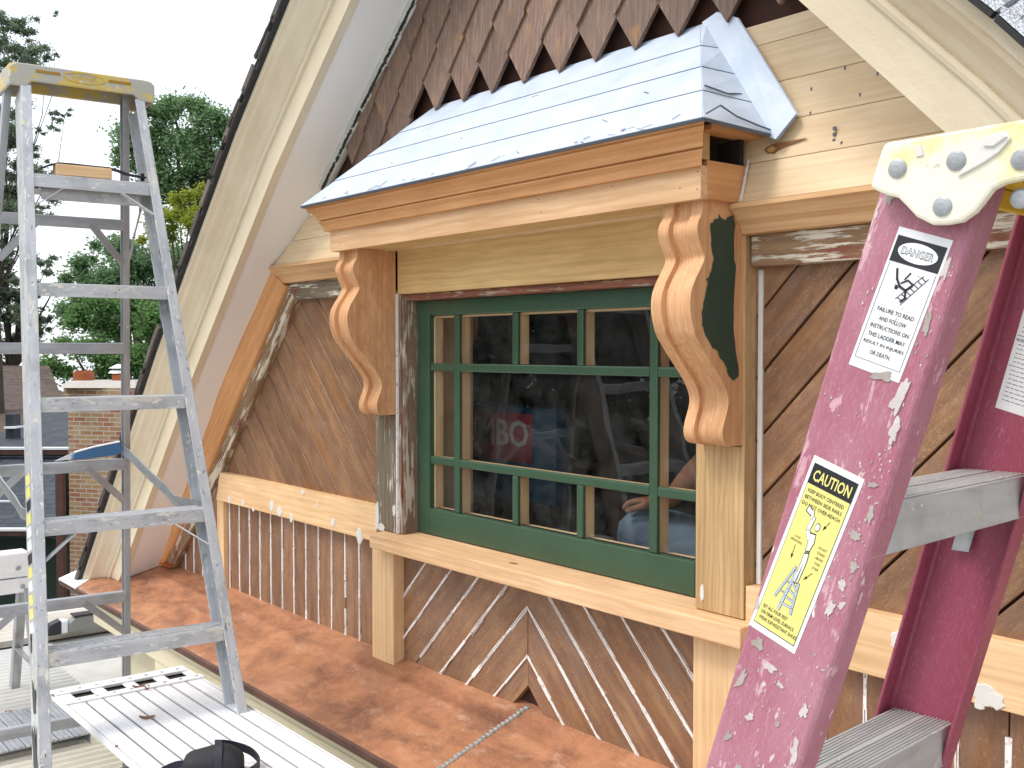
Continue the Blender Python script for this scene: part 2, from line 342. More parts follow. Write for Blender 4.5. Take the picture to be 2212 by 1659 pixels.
t=NT('paint_smeared_yellow_plastic'); n=t.noise(t.gc((9,9,9)),1.5,5,.6); c=t.mix(t.step(n,.30,.46),lin('e2d27a'),lin('ece8d4')); n2=t.noise(t.gc((16,16,16)),1.2,4,.6); c=t.mix(t.step(n2,.63,.68),c,lin('a9a79c')); t.bump(n,.3,.002); M['capwhite']=t.fin(c,.45)
t=NT('worn_yellow_plastic'); n=t.noise(t.gc((9,14,14)),1.5,5,.65); c=t.mix(t.step(n,.43,.50),lin('cfb765'),lin('b1afa5')); n2=t.noise(t.gc((24,24,24)),1.2,4,.6); c=t.mix(t.step(n2,.62,.68),c,lin('cfcabb')); t.bump(n,.4,.002); M['capyellow']=t.fin(c,.55)
M['yellow']=plain('yellow_plastic',lin('d9b436'),.5); M['rivet']=plain('dull_steel_rivet',lin('b4b8bc'),.4,.4,.35,60); M['rust']=plain('brown_rivet',lin('5a4440'),.6,.3)
M['white']=plain('white_sticker',lin('e9ebee'),.4,0,.05); M['black']=plain('black_ink',lin('23242a'),.5); M['stickyel']=plain('yellow_sticker',lin('e9df86'),.4,0,.06); M['blueink']=plain('pale_blue_ink',lin('b9c9dd'),.5); M['grey_ink']=plain('grey_ink',lin('6b6d74'),.6)
M['goop']=plain('dried_white_compound',lin('dcdad4'),.55,0,.12,20,.4); M['daub']=plain('smeared_paint',lin('d2c8c6'),.55,0,.25,60,.5)
# ================================================================ ground, deck
o=MB().box(-90,60,-70,120,-6.3,-6.0,along=XA).build('ground',plain('lawn',(.05,.09,.03,1),.9,0,.4,1)); tag(o,kind='structure')
# ================================================================ the gable
H=thing('gable_house','wood-clad house gable under repair with green multi-pane window, copper ledge and bracketed hood','house',(-2.28,0,-1.0))
L=[(-5.20,-1.28),(-4.143,-.132),(-3.388,.618),(-2.881,1.055)]
RR=[(-1.23,.654),(-.937,.363),(.45,-1.155)]
m1=(L[3][1]-L[2][1])/(L[3][0]-L[2][0]); m2=(RR[1][1]-RR[0][1])/(RR[1][0]-RR[0][0])
ax_=(RR[0][1]-m2*RR[0][0]-L[3][1]+m1*L[3][0])/(m1-m2); APEX=(ax_,L[3][1]+m1*(ax_-L[3][0]))
GABLE=L+[APEX]+RR
def wallpoly(mb,x0,x1,z0,z1,y0,y1,along=XA,region=GABLE,**k):
    p=clip_to([(x0,z0),(x1,z0),(x1,z1),(x0,z1)],region)
    if len(p)>2: mb.prism([(x,y0,z) for x,z in p],(0,y1-y0,0),along,**k)
mb=MB()
wallpoly(mb,-5.2,.6,-1.3,-.602,.024,.11); wallpoly(mb,-5.2,-2.905,-.601,.178,.024,.11); wallpoly(mb,-1.61,.6,-.601,.178,.024,.11); wallpoly(mb,-5.2,.6,.179,1.8,.024,.11)
mb.build('backing_wall',M['tar'],H)
# --- board panels
t=NT('chalky_smear'); n=t.noise(t.gc((14,60,60)),2,5,.7); M['chalk']=t.fin(t.mix(t.step(n,.42,.62),lin('7d5a44'),lin('b5a598')),.7)
def boards(name,regions,label=None,gap=.004):
    """regions: (polygon, angle deg, pitch along the measured axis, phase, caulk 0..1)"""
    mb=MB()
    for reg,ang,pitch,phase,cau in regions:
        reg=clip_to(reg,GABLE)
        if not reg: continue
        d=Vector((math.cos(R(ang)),0,math.sin(R(ang)))); nrm=Vector((-d.z,0,d.x))
        ns=[p[0]*nrm.x+p[1]*nrm.z for p in reg]; lo,hi=min(ns),max(ns)
        k=math.floor((lo-phase)/pitch)-1
        while phase+k*pitch<hi:
            a=phase+k*pitch+gap/2; b=phase+(k+1)*pitch-gap/2
            big=9
            mid=lambda nn,tt:(nrm.x*nn+d.x*tt, nrm.z*nn+d.z*tt)
            st=clip_to([mid(a,-big),mid(a,big),mid(b,big),mid(b,-big)],reg)
            if len(st)>2:
                yj=rng.uniform(-.0012,.0012)
                mb.prism([(x,yj,z) for x,z in st],(0,.02,0),d)
                # bead groove line near the edge
            if cau>0 and lo<a-gap/2<hi:
                t=-8.0; c=a-gap/2
                while t<8:
                    ln=rng.uniform(.03,.09)
                    if rng.random()<cau:
                        def lay(a0,a1,b0,b1,y,m):
                            seg=clip_to([mid(a0,t),mid(b0,t+ln+.002),mid(b1,t+ln+.002),mid(a1,t)],reg)
                            if len(seg)>2: mb.prism([(x,y+rng.uniform(-.0004,.0004),z) for x,z in seg],(0,.008,0),d,mat=m)
                        j=lambda s:rng.uniform(-s,s)
                        if rng.random()<.55:
                            lay(c-.0046+j(.0008),c-.0016,c-.0046+j(.0008),c-.0016,-.0030,1); lay(c+.0016,c+.0042+j(.001),c+.0016,c+.0042+j(.001),-.0030,1)
                        else:
                            w=rng.uniform(.0022,.0040); w=w*1.8 if rng.random()<.10 else w
                            lay(c-w+j(.0008),c+w+j(.0008),c-w+j(.0008),c+w+j(.0008),-.0034,1)
                        if rng.random()<.35: lay(c-.008+j(.005),c+.004+j(.004),c-.006+j(.005),c+.007+j(.006),-.0019,2)
                    t+=ln
            k+=1
    o=mb.build(name,[M['brown'],M['caulk'],M['chalk']],H,bev=.0015,seg=1)
    if label: o['label']=label
    return o
s2=math.sqrt(2)
boards('board_panel',[([(-5.0,-.525),(-2.95,-.525),(-2.95,.205),(-5.0,.205)],-45,.138/s2,-3.58/s2,0)],'brown diagonal boards left of the window')
boards('board_panel',[([(-1.56,-.525),(.5,-.525),(.5,.205),(-1.56,.205)],45,.138/s2,1.29/s2,0)],'brown diagonal boards right of the window',gap=.006)
CX0=-2.283
boards('board_panel',[([(-2.95,-1.02),(-2.36,-1.02),(CX0-.001,-.945),(CX0-.001,-.62),(-2.95,-.62)],45,.138/s2,1.56/s2,.98),
  ([(CX0+.001,-.945),(-2.21,-1.02),(-1.6,-1.02),(-1.6,-.62),(CX0+.001,-.62)],-45,.14/s2,-3.006/s2,.985)],'chevron of brown boards with white filled joints under the sill')
boards('board_panel',[([(-5.0,-1.02),(-3.0,-1.02),(-3.0,-.6),(-5.0,-.6)],90,.0972,4.268-.0972*40,.985)],'upright brown boards with white filled joints left of the sill')
boards('board_panel',[([(-1.56,-1.02),(.4,-1.02),(.4,-.6),(-1.56,-.6)],90,.098,1.213-.098*30,.98)],'upright brown boards with white filled joints right of the sill')
# --- rail boards with filler daubs
def blob(mb,c,rx,rz,y,mat=1,n=19):
    jy=rng.uniform(0,.0014)
    P=[(c[0]+rx*(.75+.4*rng.random())*math.cos(2*math.pi*i/n),y,c[1]+rz*(.75+.4*rng.random())*math.sin(2*math.pi*i/n)) for i in range(n)]
    mb.prism([Vector(p)+Vector((0,rng.uniform(-.0012,0),0)) for p in P] if False else [(p[0],p[1]-jy,p[2]) for p in P],(0,.006,0),XA,mat=mat)
mb=MB(); mb.prism([(-4.335,-.032,-.642),(-3.036,-.032,-.642),(-3.036,-.032,-.521),(-4.295,-.032,-.521)],(0,.036,0),XA)
zl=lambda x,y:((400+x*.4822)*.8848,(600+y*.4822)*.8848)
for x,y,rx,rz in [(330,1285,.012,.016),(400,1300,.012,.018),(452,1335,.01,.009),(545,1315,.02,.022),(585,1345,.022,.02),(645,1378,.013,.018),(703,1248,.016,.009),(855,1400,.015,.016),(990,1470,.02,.028),(780,1310,.005,.012)]:
    q=atY(*zl(x,y),-.033); blob(mb,(q.x,q.z),rx,rz,-.0335)
mb.build('rail_board',[M['fir'],M['goop']],H,bev=.002)['label']='pale new rail board left of the window, daubed with filler'
zd=lambda x,y:((1600+x*.49724)*.8848,(1050+y*.49724)*.8848)
mb=MB().box(-1.494,.35,-.032,.004,-.646,-.521)
for x,y,rx,rz in [(930,1085,.015,.014),(1195,1040,.019,.024),(1620,1300,.028,.02),(1665,1330,.02,.016),(1590,1340,.012,.014)]:
    q=atY(*zd(x,y),-.033); blob(mb,(q.x,q.z),rx,rz,-.0335)
mb.build('rail_board',[M['fir'],M['goop']],H,bev=.002)['label']='pale new rail board right of the window'
MB().box(-4.352,-4.285,-.022,.004,-1.03,-.643).build('corner_strip',M['fir'],H,bev=.002)
# --- casings, posts, sill
mb=MB().box(-3.041,-2.906,-.03,.004,-.596,.19)
zc=lambda x,y:((400+x*.4822)*.8848,(600+y*.4822)*.8848)
for x,y,rx,rz in [(1080,1370,.012,.05),(1165,1340,.01,.02),(1100,1425,.02,.015)]:
    q=atY(*zc(x,y),-.031); blob(mb,(q.x,q.z),rx,rz,-.0312)
mb.build('casing',[M['peel_grey'],M['goop']],H,bev=.004)['label']='weathered grey casing with flaking paint left of the sash'
MB().box(-2.905,-2.882,-.02,.10,-.596,.176).box(-2.905,-2.891,-.028,-.019,-.596,.176).build('jamb',M['jamb'],H,bev=.003)
MB().box(-2.907,-2.903,-.036,-.026,-.596,.18).build('caulk_line',M['caulk'],H)
mb=MB().box(-1.635,-1.496,-.036,.10,-.596,.318); q=atY(1517,1280,-.037); blob(mb,(q.x,q.z),.006,.02,-.0375); mb.build('casing',[M['post'],M['goop']],H,bev=.002)['label']='new streaked cedar casing right of the sash'
MB().box(-1.4868,-1.475,-.005,.004,-.52,.176).build('caulk_line',M['goop'],H,bev=.002)
for x0,x1,lb in ((-3.05,-2.918,'short pale post under the left end of the sill'),(-1.637,-1.50,'short pale post under the right end of the sill')):
    MB().box(x0,x1,-.042,.004,-1.04,-.652,along=ZA).build('sill_post',M['fir'],H,bev=.004)['label']=lb
MB().prism([(-2.992,-.086,-.648),(-2.992,-.086,-.601),(-2.992,.10,-.592),(-2.992,.10,-.648)],(1.528,0,0),XA).build('window_sill',M['fascia'],H,bev=.003)
MB().box(-2.905,-1.636,-.03,.004,.178,.324).build('header_board',M['header'],H,bev=.002)
MB().box(-2.88,-1.637,-.012,.10,.157,.177).build('head_jamb',M['old_red'],H,bev=.002)
# --- window
mb=MB(); y0,y1=.03,.068
mb.box(-2.882,-2.814,y0,y1,-.592,.157).box(-1.696,-1.628,y0,y1,-.592,.157).box(-2.814,-1.696,y0,y1,.108,.157).box(-2.814,-1.696,y0,y1,-.592,-.508)
win=mb.build('window',M['green'],H,bev=.003)
win['label']='dark green wooden sash with many panes'
mg=MB(); inn=MB(); w=.014
def mun(x0,x1,z0,z1):
    mg.box(x0,x1,.034,.0465,z0,z1)
    hx=(x1-x0)<(z1-z0); s=.004
    inn.box(x0+(s if hx else 0),x1-(s if hx else 0),.0495,.082,z0+(0 if hx else s),z1-(0 if hx else s))
vm=(-2.672,-1.838); ex=(-2.385,-2.108); hz=(-.055,-.352)
for x in vm: mun(x-w,x+w,-.508,.108)
for x0,x1 in ((-2.814,vm[0]-w),(vm[0]+w,vm[1]-w),(vm[1]+w,-1.696)):
    for z in hz: mun(x0,x1,z-w*.9,z+w*.9)
for x in ex: mun(x-w*.9,x+w*.9,hz[0]+w*.9,.108); mun(x-w*.9,x+w*.9,-.508,hz[1]-w*.9)
mg.build('muntin_grid',M['green'],win,bev=.004)
for a in ((-2.8165,-2.808,-.508,.108),(-1.702,-1.696,-.508,.108)): inn.box(a[0],a[1],.0495,.082,a[2],a[3])
for a in ((-2.814,-1.696,.102,.108),(-2.814,-1.696,-.512,-.508)): inn.box(a[0],a[1],.0495,.082,a[2],a[3])
inn.build('inner_frame',M['fir'],win,bev=.001,seg=1)
MB().prism([(-2.82,.048,-.515),(-1.69,.048,-.515),(-1.69,.048,.115),(-2.82,.048,.115)],(0,.001,0)).build('pane',M['glass'],win)
# --- hood over the window
hood=None
yb=-.195; XL,XR_=-3.045,-1.487
hood_wall=-.02
def roofcourse(mb,t0,t1,lift,matx=0):
    # trapezoid front slope + right hip, course from t0 to t1
    eL,eR,ey,ez=-3.113,-1.424,-.262,.462; wL,wR,wy,wz=-2.755,-1.665,.004,.750
    def P(t): return (eL+(wL-eL)*t, eR+(wR-eR)*t, ey+(wy-ey)*t, ez+(wz-ez)*t)
    n=Vector((0,-.73,.68))*lift
    a,b=P(t0),P(t1)
    mb.prism([Vector((a[0],a[2],a[3]))+n,Vector((a[1],a[2],a[3]))+n,Vector((b[1],b[2],b[3]))+n*.3,Vector((b[0],b[2],b[3]))+n*.3],(0,.004,-.006),XA,mat=matx,shift=False)
    # right hip course, running back to the wall
    hw=Vector((.62,-.05,.6))*lift
    wall0=Vector((-1.415+(-1.640+1.415)*t0,-.01+.01*t0,.452+(.75-.452)*t0)); wall1=Vector((-1.415+(-1.640+1.415)*t1,-.01+.01*t1,.452+(.75-.452)*t1))
    mb.prism([Vector((a[1],a[2],a[3]))+hw,wall0+hw,wall1+hw*.3,Vector((b[1],b[2],b[3]))+hw*.3],(-.006,0,-.005),YA,mat=matx,shift=False)
    wl0=Vector((-3.12+(.365)*t0,0,.46+.28*t0)); wl1=Vector((-3.12+.365*t1,0,.46+.28*t1)); hl=Vector((-.62,-.05,.6))*lift
    mb.prism([Vector((a[0],a[2],a[3]))+hl,wl0+hl,wl1+hl*.3,Vector((b[0],b[2],b[3]))+hl*.3],(.006,0,-.005),YA,mat=matx,shift=False)
mb=MB()
cuts=[0,.265,.515,.755,1.0]
for i in range(4): roofcourse(mb,cuts[i],cuts[i+1]+.01,.003)
for c in cuts[1:-1]: roofcourse(mb,c-.0028,c+.002,.0026,1)
roofcourse(mb,-.006,.010,.0024,1)
for i in range(60):
    t=rng.choice((rng.uniform(.0,.06),rng.uniform(.8,.98),rng.uniform(.05,.98))); u=rng.uniform(-3.0,-1.5)
    e=(-3.113+.358*t,-1.424-.241*t); 
    if not e[0]+.05<u<e[1]-.03: continue
    y=-.262+.266*t; z=.462+.28*t; l=rng.uniform(.004,.02); a=rng.uniform(-.5,.9); d=Vector((math.cos(a),math.sin(a)*.69,math.sin(a)*.72)); n=Vector((0,-.725,.69))
    mb.obox(Vector((u,y,z))+n*.0056,d*l,n.cross(d)*rng.uniform(.0004,.0011),n*.0006,mat=1)
for P_ in ([(-1.424,-.262,.462),(-1.44,-.20,.49),(-1.44,-.15,.475),(-1.43,-.09,.462),(-1.425,-.04,.455)],[(-1.50,-.18,.545),(-1.49,-.12,.535),(-1.50,-.06,.545)],[(-1.56,-.11,.61),(-1.55,-.08,.60),(-1.56,-.03,.615)]):
    mb.strip([Vector(p)+Vector((.010,-.002,.006)) for p in P_],(.002,0,.003),.002,mat=1)
hood=mb.build('window_hood',[M['paper'],M['paper_edge']],H,bev=.0015,seg=1); hood['label']='hipped hood over the window covered in bluish white roof underlayment'
mb=MB()
mb.add([(-1.650,-.002,.752),(-1.605,-.002,.765),(-1.545,-.004,.737),(-1.362,-.036,.49),(-1.400,-.052,.440),(-1.420,-.045,.449)],[(5,4,3,2,1,0)],ZA)
mb.add([(-1.650,-.008,.752),(-1.605,-.008,.765),(-1.545,-.010,.737),(-1.362,-.043,.49),(-1.400,-.062,.440),(-1.420,-.056,.449)],[(5,4,3,2,1,0)],ZA)
mb.build('flashing_flap',M['paper'],hood)
out4=[(-1,0,0),(-1,-1,0),(1,-1,0)]; path=[(XL,-.03,0),(XL,yb,0),(XR_,yb,0)]
prof=[(0,.3805),(.015,.3805),(.0155,.389),(.019,.398),(.026,.4055),(.028,.408),(.0275,.4105),(.022,.4115),(.0225,.414),(.031,.4155),(.0318,.421),(.034,.427),(.038,.433),(.044,.4385),(.051,.4425),(.0555,.4465),(.0565,.4495),(.054,.4505),(.0545,.4525),(.0625,.4535),(.0625,.4635),(0,.4635)]
MB().sweep(path,out4,[(0,0,1)]*3,prof,XA).build('crown_moulding',M['crown'],hood,smooth=False)
mb=MB().box(XL,XR_-.0005,yb,yb+.02,.315,.384); mb.box(XL,XL+.02,yb+.021,-.03,.315,.384)
for x,z in ((-1.496,.372),(-1.497,.335),(-1.545,.342),(-2.0,.337),(-2.01,.37),(-2.5,.336),(-2.52,.372),(-2.98,.338),(-3.02,.37),(-1.75,.371)): mb.disc((x,yb+.0004,z),(0,-1,0),.0017,.0006,8,mat=1)
mb.build('fascia_board',[M['fascia'],M['black']],hood)
mb=MB().box(XR_-.02,XR_,yb+.0205,-.045,.316,.397,along=YA)
mb.build('return_board',M['crown'],hood,bev=.001)
MB().box(XR_-.022,XR_+.03,yb+.0,-.02,.4545,.466,along=YA).build('edge_board',M['crown'],hood,bev=.001)
MB().box(XR_-.03,XR_-.001,yb+.001,yb+.028,.398,.454,along=ZA).build('blocking',M['post'],hood)
mb=MB().box(XL+.02,XR_-.02,yb+.021,-.118,.318,.328).box(XL+.02,-1.93,-.116,-.031,.318,.328).box(-1.927,XR_-.02,-.116,-.031,.318,.328)
mb.build('soffit_board',M['header'],hood,bev=.001)
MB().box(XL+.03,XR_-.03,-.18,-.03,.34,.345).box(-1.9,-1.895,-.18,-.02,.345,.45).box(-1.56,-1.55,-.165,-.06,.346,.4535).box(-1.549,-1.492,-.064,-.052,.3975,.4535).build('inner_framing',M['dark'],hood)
# --- brackets
prof=[(.314,.172),(.288,.174),(.27,.185),(.255,.189),(.243,.187),(.228,.180),(.212,.172),(.198,.165),(.186,.168),(.17,.178),(.15,.192),(.128,.204),(.108,.209),(.09,.2095),(.07,.207),(.05,.201),(.03,.192),(.008,.174),(-.017,.152),(-.04,.130),(-.062,.110),(-.081,.096),(-.098,.087),(-.114,.084),(-.13,.087),(-.145,.093),(-.16,.099),(-.175,.103),(-.187,.103),(-.198,.099),(-.206,.091),(-.2105,.080)]
def dense(p):
    out=[]
    for i in range(len(p)-1):
        p0=p[max(i-1,0)];p1=p[i];p2=p[i+1];p3=p[min(i+2,len(p)-1)]
        for k in range(3):
            t=k/3; f=lambda a,b,c,d:.5*((2*b)+(-a+c)*t+(2*a-5*b+4*c-d)*t*t+(-a+3*b-3*c+d)*t**3)
            out.append(tuple(f(p0[j],p1[j],p2[j],p3[j]) for j in (0,1)))
    return out+[p[-1]]
PD=dense(prof)
def bracket(x1,label):
    x0=x1-.112; mb=MB(); r=.03
    def slab(a,b,back,cut=1.0,zlo=None):
        pts=[(a,-max(y-back,.0315),z) for z,y in PD]
        if back: pts=[p for p in pts]
        poly=[(a,-.031,.3175)]+[(a,-(PD[0][1]-back),.3175)]+pts+[(a,-.031,-.214)]
        n=len(poly); V=[Vector(p) for p in poly]+[Vector((b,p[1],p[2])) for p in poly]
        F=[(i,i+n,(i+1)%n+n,(i+1)%n) for i in range(n)]
        # caps as strips so the concave outline fills cleanly
        m=len(poly)
        capL=[];capR=[]
        vb=len(V)
        ys=[Vector((a,-.031,p[2])) for p in poly]; V+=ys; V+=[Vector((b,-.031,p[2])) for p in poly]
        for i in range(1,m-2):
            F.append((i,i+1,vb+i+1,vb+i)); F.append((m+i+1,m+i,vb+m+i,vb+m+i+1))
        mb.add(V,F,ZA,rnd=.5,shift=False)
    slab(x0,x0+r,0); slab(x0+r,x1-r,.013); slab(x1-r,x1,0)
    o=mb.build('bracket',M['cedar_deep'],H); o['label']=label
    return o
bracket(-2.914,'carved scroll bracket at the left of the window, bare cedar')
br=bracket(-1.502,'carved scroll bracket at the right of the window with dark green paint left on its side')
z3=lambda x,y:(1362.6+x*.192,247.7+y*.192); z4=lambda x,y:(1362.6+x*.2987,495.5+y*.2987)
pts=[z3(*p) for p in [(890,1240),(900,1215),(925,1215),(930,1180),(985,1170),(985,1120),(1005,1150),(1060,1190),(1080,1160),(1150,1130),(1160,1190),(1175,1230),(1165,1300)]]+[z4(*p) for p in [(745,50),(748,230),(757,260),(745,500),(740,700),(755,870),(770,960),(780,1010),(778,1060),(745,1090),(725,1085),(700,1050),(690,1000),(665,950),(640,925),(625,880),(590,860),(540,770),(515,690),(510,600),(525,530),(545,440),(555,375),(538,362),(560,350),(580,300),(598,205),(580,130),(580,60)]]
P3=[atX(x,y,-1.5012) for x,y in pts]
P3=[p+(q-p)*t+Vector((0,rng.uniform(-.0013,.0013),rng.uniform(-.0013,.0013)))*(1 if 12<i<len(P3)-1 else .5) for i,(p,q) in enumerate(zip(P3,P3[1:]+P3[:1])) for t in (0,.34,.67)]
P3=[Vector((-1.5012,max(p.y,-.2),p.z)) for p in P3]
me=MB(); me.prism(P3,(.0016,0,0),ZA); me.build('paint_patch',M['green_patch'],br,bev=.0006,seg=1)
# --- frame moulding (orange) round the panel heads, and old peeling trim inside it
def offset_path(pts,d):
    """shift a rake polyline inward (towards the gable's inside) by d"""
    out=[]
    for i,p in enumerate(pts):
        a=Vector((pts[max(i-1,0)][0],pts[max(i-1,0)][1])); b=Vector((pts[min(i+1,len(pts)-1)][0],pts[min(i+1,len(pts)-1)][1]))
        t=(b-a).normalized(); n=Vector((t.y,-t.x)); out.append((p[0]+n.x*d,p[1]+n.y*d))
    return out
def rake_sweep(mb,pts,prof,side,along=None,**k):
    """profile (n outward-up, y)"""
    nn=[]
    for i,p in enumerate(pts):
        a=pts[max(i-1,0)]; b=pts[min(i+1,len(pts)-1)]
        t=Vector((b[0]-a[0],0,b[1]-a[1])).normalized(); n=Vector((-t.z,0,t.x)); n=n if n.z>0 else -n; nn.append(n)
    pr=prof if side>0 else prof[::-1]
    mb.sweep([(p[0],0,p[1]) for p in pts],nn,[(0,1,0)]*len(pts),pr,along,**k); return mb
def cutz(pts,z0,z1):
    out=[]
    for i in range(len(pts)-1):
        (xa,za),(xb,zb)=pts[i],pts[i+1]
        for z in (z0,z1):
            pass
        lo,hi=max(min(za,zb),z0),min(max(za,zb),z1)
        if hi<=lo: continue
        f=lambda z:(xa+(xb-xa)*(z-za)/(zb-za),z)
        seg=[f(lo),f(hi)] if za<zb else [f(hi),f(lo)]
        if not out or (Vector(out[-1])-Vector(seg[0])).length>1e-6: out.append(seg[0])
        out.append(seg[1])
    return out
LP=L+[APEX]; RP=[APEX]+RR
def cut_at_ledge(o):
    bm=bmesh.new(); bm.from_mesh(o.data); lz=o.matrix_basis.translation
    off=Vector((0,0,0)); q=o
    while q: off+=q.location; q=q.parent
    g=bm.verts[:]+bm.edges[:]+bm.faces[:]
    r=bmesh.ops.bisect_plane(bm,geom=g,plane_co=Vector((0,0,-1.011))-off,plane_no=Vector((0,-.333,1)),clear_inner=True)
    bmesh.ops.holes_fill(bm,edges=[e for e in r['geom_cut'] if isinstance(e,bmesh.types.BMEdge)])
    bm.to_mesh(o.data); bm.free(); return o
wallL=[(-5.22,-1.14),(-4.44,-.41),(-3.735,.312)]
mould=[(-.002,-.004),(-.002,-.080),(-.018,-.080),(-.022,-.074),(-.040,-.066),(-.062,-.060),(-.070,-.052),(-.100,-.048),(-.106,-.04),(-.108,.004)]
mb=MB(); rake_sweep(mb,wallL,mould,1)
cut_at_ledge(mb.build('frame_moulding',M['crown'],H))['label']='orange cedar moulding running down the left rake'
hm=[(0,.004),(0,-.088),(-.010,-.088),(-.014,-.080),(-.022,-.072),(-.034,-.064),(-.044,-.052),(-.050,-.050),(-.062,-.046),(-.064,-.038),(-.064,.004)]
def horiz(x0,x1,z): 
    mb=MB(); mb.sweep([(x0,0,z),(x1,0,z)],[(0,0,1)]*2,[(0,1,0)]*2,hm,XA); return mb
horiz(-3.735,-3.0,.314).build('frame_moulding',M['mould'],H)['label']='orange cedar moulding over the left panel'
mb=horiz(-1.50,-.86,.314)

mb.build('frame_moulding',M['mould'],H)['label']='orange cedar moulding over the right panel'
pl=offset_path(wallL,.108); 
tr=[(0,.004),(0,-.028),(-.062,-.030),(-.066,-.026),(-.066,.004)]
mb=MB(); rake_sweep(mb,pl,tr,1); cut_at_ledge(mb.build('old_trim',M['peel'],H))['label']='peeling old trim along the left rake'
MB().box(-3.66,-3.0,-.029,.004,.186,.250).build('old_trim',M['peel_grey'],H,bev=.003)['label']='short peeling old trim over the left panel'
MB().box(-1.488,-.9,-.029,.004,.180,.251).build('old_trim',M['peel'],H,bev=.003)['label']='long peeling old trim over the right panel'
# --- sheathing boards of the flared upper wall
def flare(z): 
    for (za,ya),(zb,yb_) in zip([(.31,-.078),(.40,-.045),(.49,-.018),(.60,-.004),(.8,0)],[(.40,-.045),(.49,-.018),(.60,-.004),(.8,0),(2,0)]):
        if za<=z<=zb: return ya+(yb_-ya)*(z-za)/(zb-za)
    return -.078
mb=MB(); zs=[.316,.402,.487,.575,.665,.712]
for i in range(5):
    z0,z1=zs[i]+.0006,zs[i+1]-.0006
    for x0,x1 in ((-4.2,-2.3),(-2.28,-.3)):
        if x0<-4 and i>2: continue
        p=clip_to([(x0,z0),(x1,z0),(x1,z1),(x0,z1)],GABLE)
        if len(p)<3: continue
        n=len(p); V=[(x,flare(z),z) for x,z in p]+[(x,.03,z) for x,z in p]
        F=[tuple(range(n)),tuple(range(2*n-1,n-1,-1))]+[(j,j+n,(j+1)%n+n,(j+1)%n) for j in range(n)]
        mb.add(V,F,XA)
zs5=lambda x,y:((1400+x*.4973)*.8848,(y*.4973)*.8848)
for x,y in [(1190,265),(1300,205),(1155,435),(1400,465),(1480,360),(1315,330),(1160,557),(1345,710),(1375,260)]:
    q=atY(*zs5(x,y),-.02); mb.box(q.x-.002,q.x+.003,flare(q.z)-.0008,flare(q.z)+.004,q.z-.004,q.z+.004,mat=1)
q=atY(*zs5(1290,690),-.03); 
for k in range(5): mb.box(q.x-.003,q.x+.004,flare(q.z)-.001,flare(q.z)+.004,q.z-.028+k*.012,q.z-.021+k*.012,mat=1)
mb.build('sheathing',[M['ply'],M['grey_ink']],H,bev=.0006,seg=1)['label']='bare pale sheathing boards with pencil marks above the window'
MB().prism([(-1.486,-.048,.41),(-1.480,-.052,.41),(-1.480,-.078,.318),(-1.486,-.074,.318)],(.006,0,0)).build('caulk_line',M['caulk'],H)
# knot
q=atY(*zs5(975,735),-.04)
mb=MB(); mb.prism([(q.x-.022,flare(q.z)-.0022,q.z+.002),(q.x,flare(q.z)-.0022,q.z-.011),(q.x+.03,flare(q.z)-.0022,q.z+.001),(q.x+.085,flare(q.z)-.0022,q.z+.012),(q.x+.03,flare(q.z)-.0022,q.z+.012),(q.x,flare(q.z)-.0022,q.z+.012)],(0,.004,0),XA); blob(mb,(q.x,q.z),.017,.0095,flare(q.z)-.003,0); blob(mb,(q.x-.001,q.z),.011,.006,flare(q.z)-.0055,1); mb.build('knot',[plain('knot_ring',lin('8a6038'),.6),plain('knot_heart',lin('b98a55'),.6)],H)
# --- diamond shingles
mb=MB(); row=0
for rI in range(13):
    zt=.735+.1*(rI-2); off=-2.138+(.0711 if rI%2 else 0)
    for c in range(-9,10):
        x=off+.1422*c+rng.uniform(-.004,.004); z=zt+rng.uniform(-.004,.004); w=.0695
        if rI<2 and x>(-2.80,-2.90)[1-rI]-.0: continue
        if rI==0 and x<-3.2: continue
        p=clip_to([(x,z),(x+w,z+.095),(x+w,z+.24),(x-w,z+.24),(x-w,z+.095)],GABLE)
        if len(p)<3: continue
        cx=sum(q[0] for q in p)/len(p)
        yf=lambda zz: -.020+ .075*(zz-z)+0
        V=[(a,yf(b),b) for a,b in p]+[(a,yf(b)+.011,b) for a,b in p]; n=len(p)
        tw=rng.uniform(-.02,.02); V=[(a,y+tw*(a-x),b) for a,y,b in V]
        mb.add(V,[tuple(range(n)),tuple(range(2*n-1,n-1,-1))]+[(j,j+n,(j+1)%n+n,(j+1)%n) for j in range(n)],ZA)
mb.build('shingle_siding',M['shingle'],H)['label']='weathered brown diamond-pointed shingles'
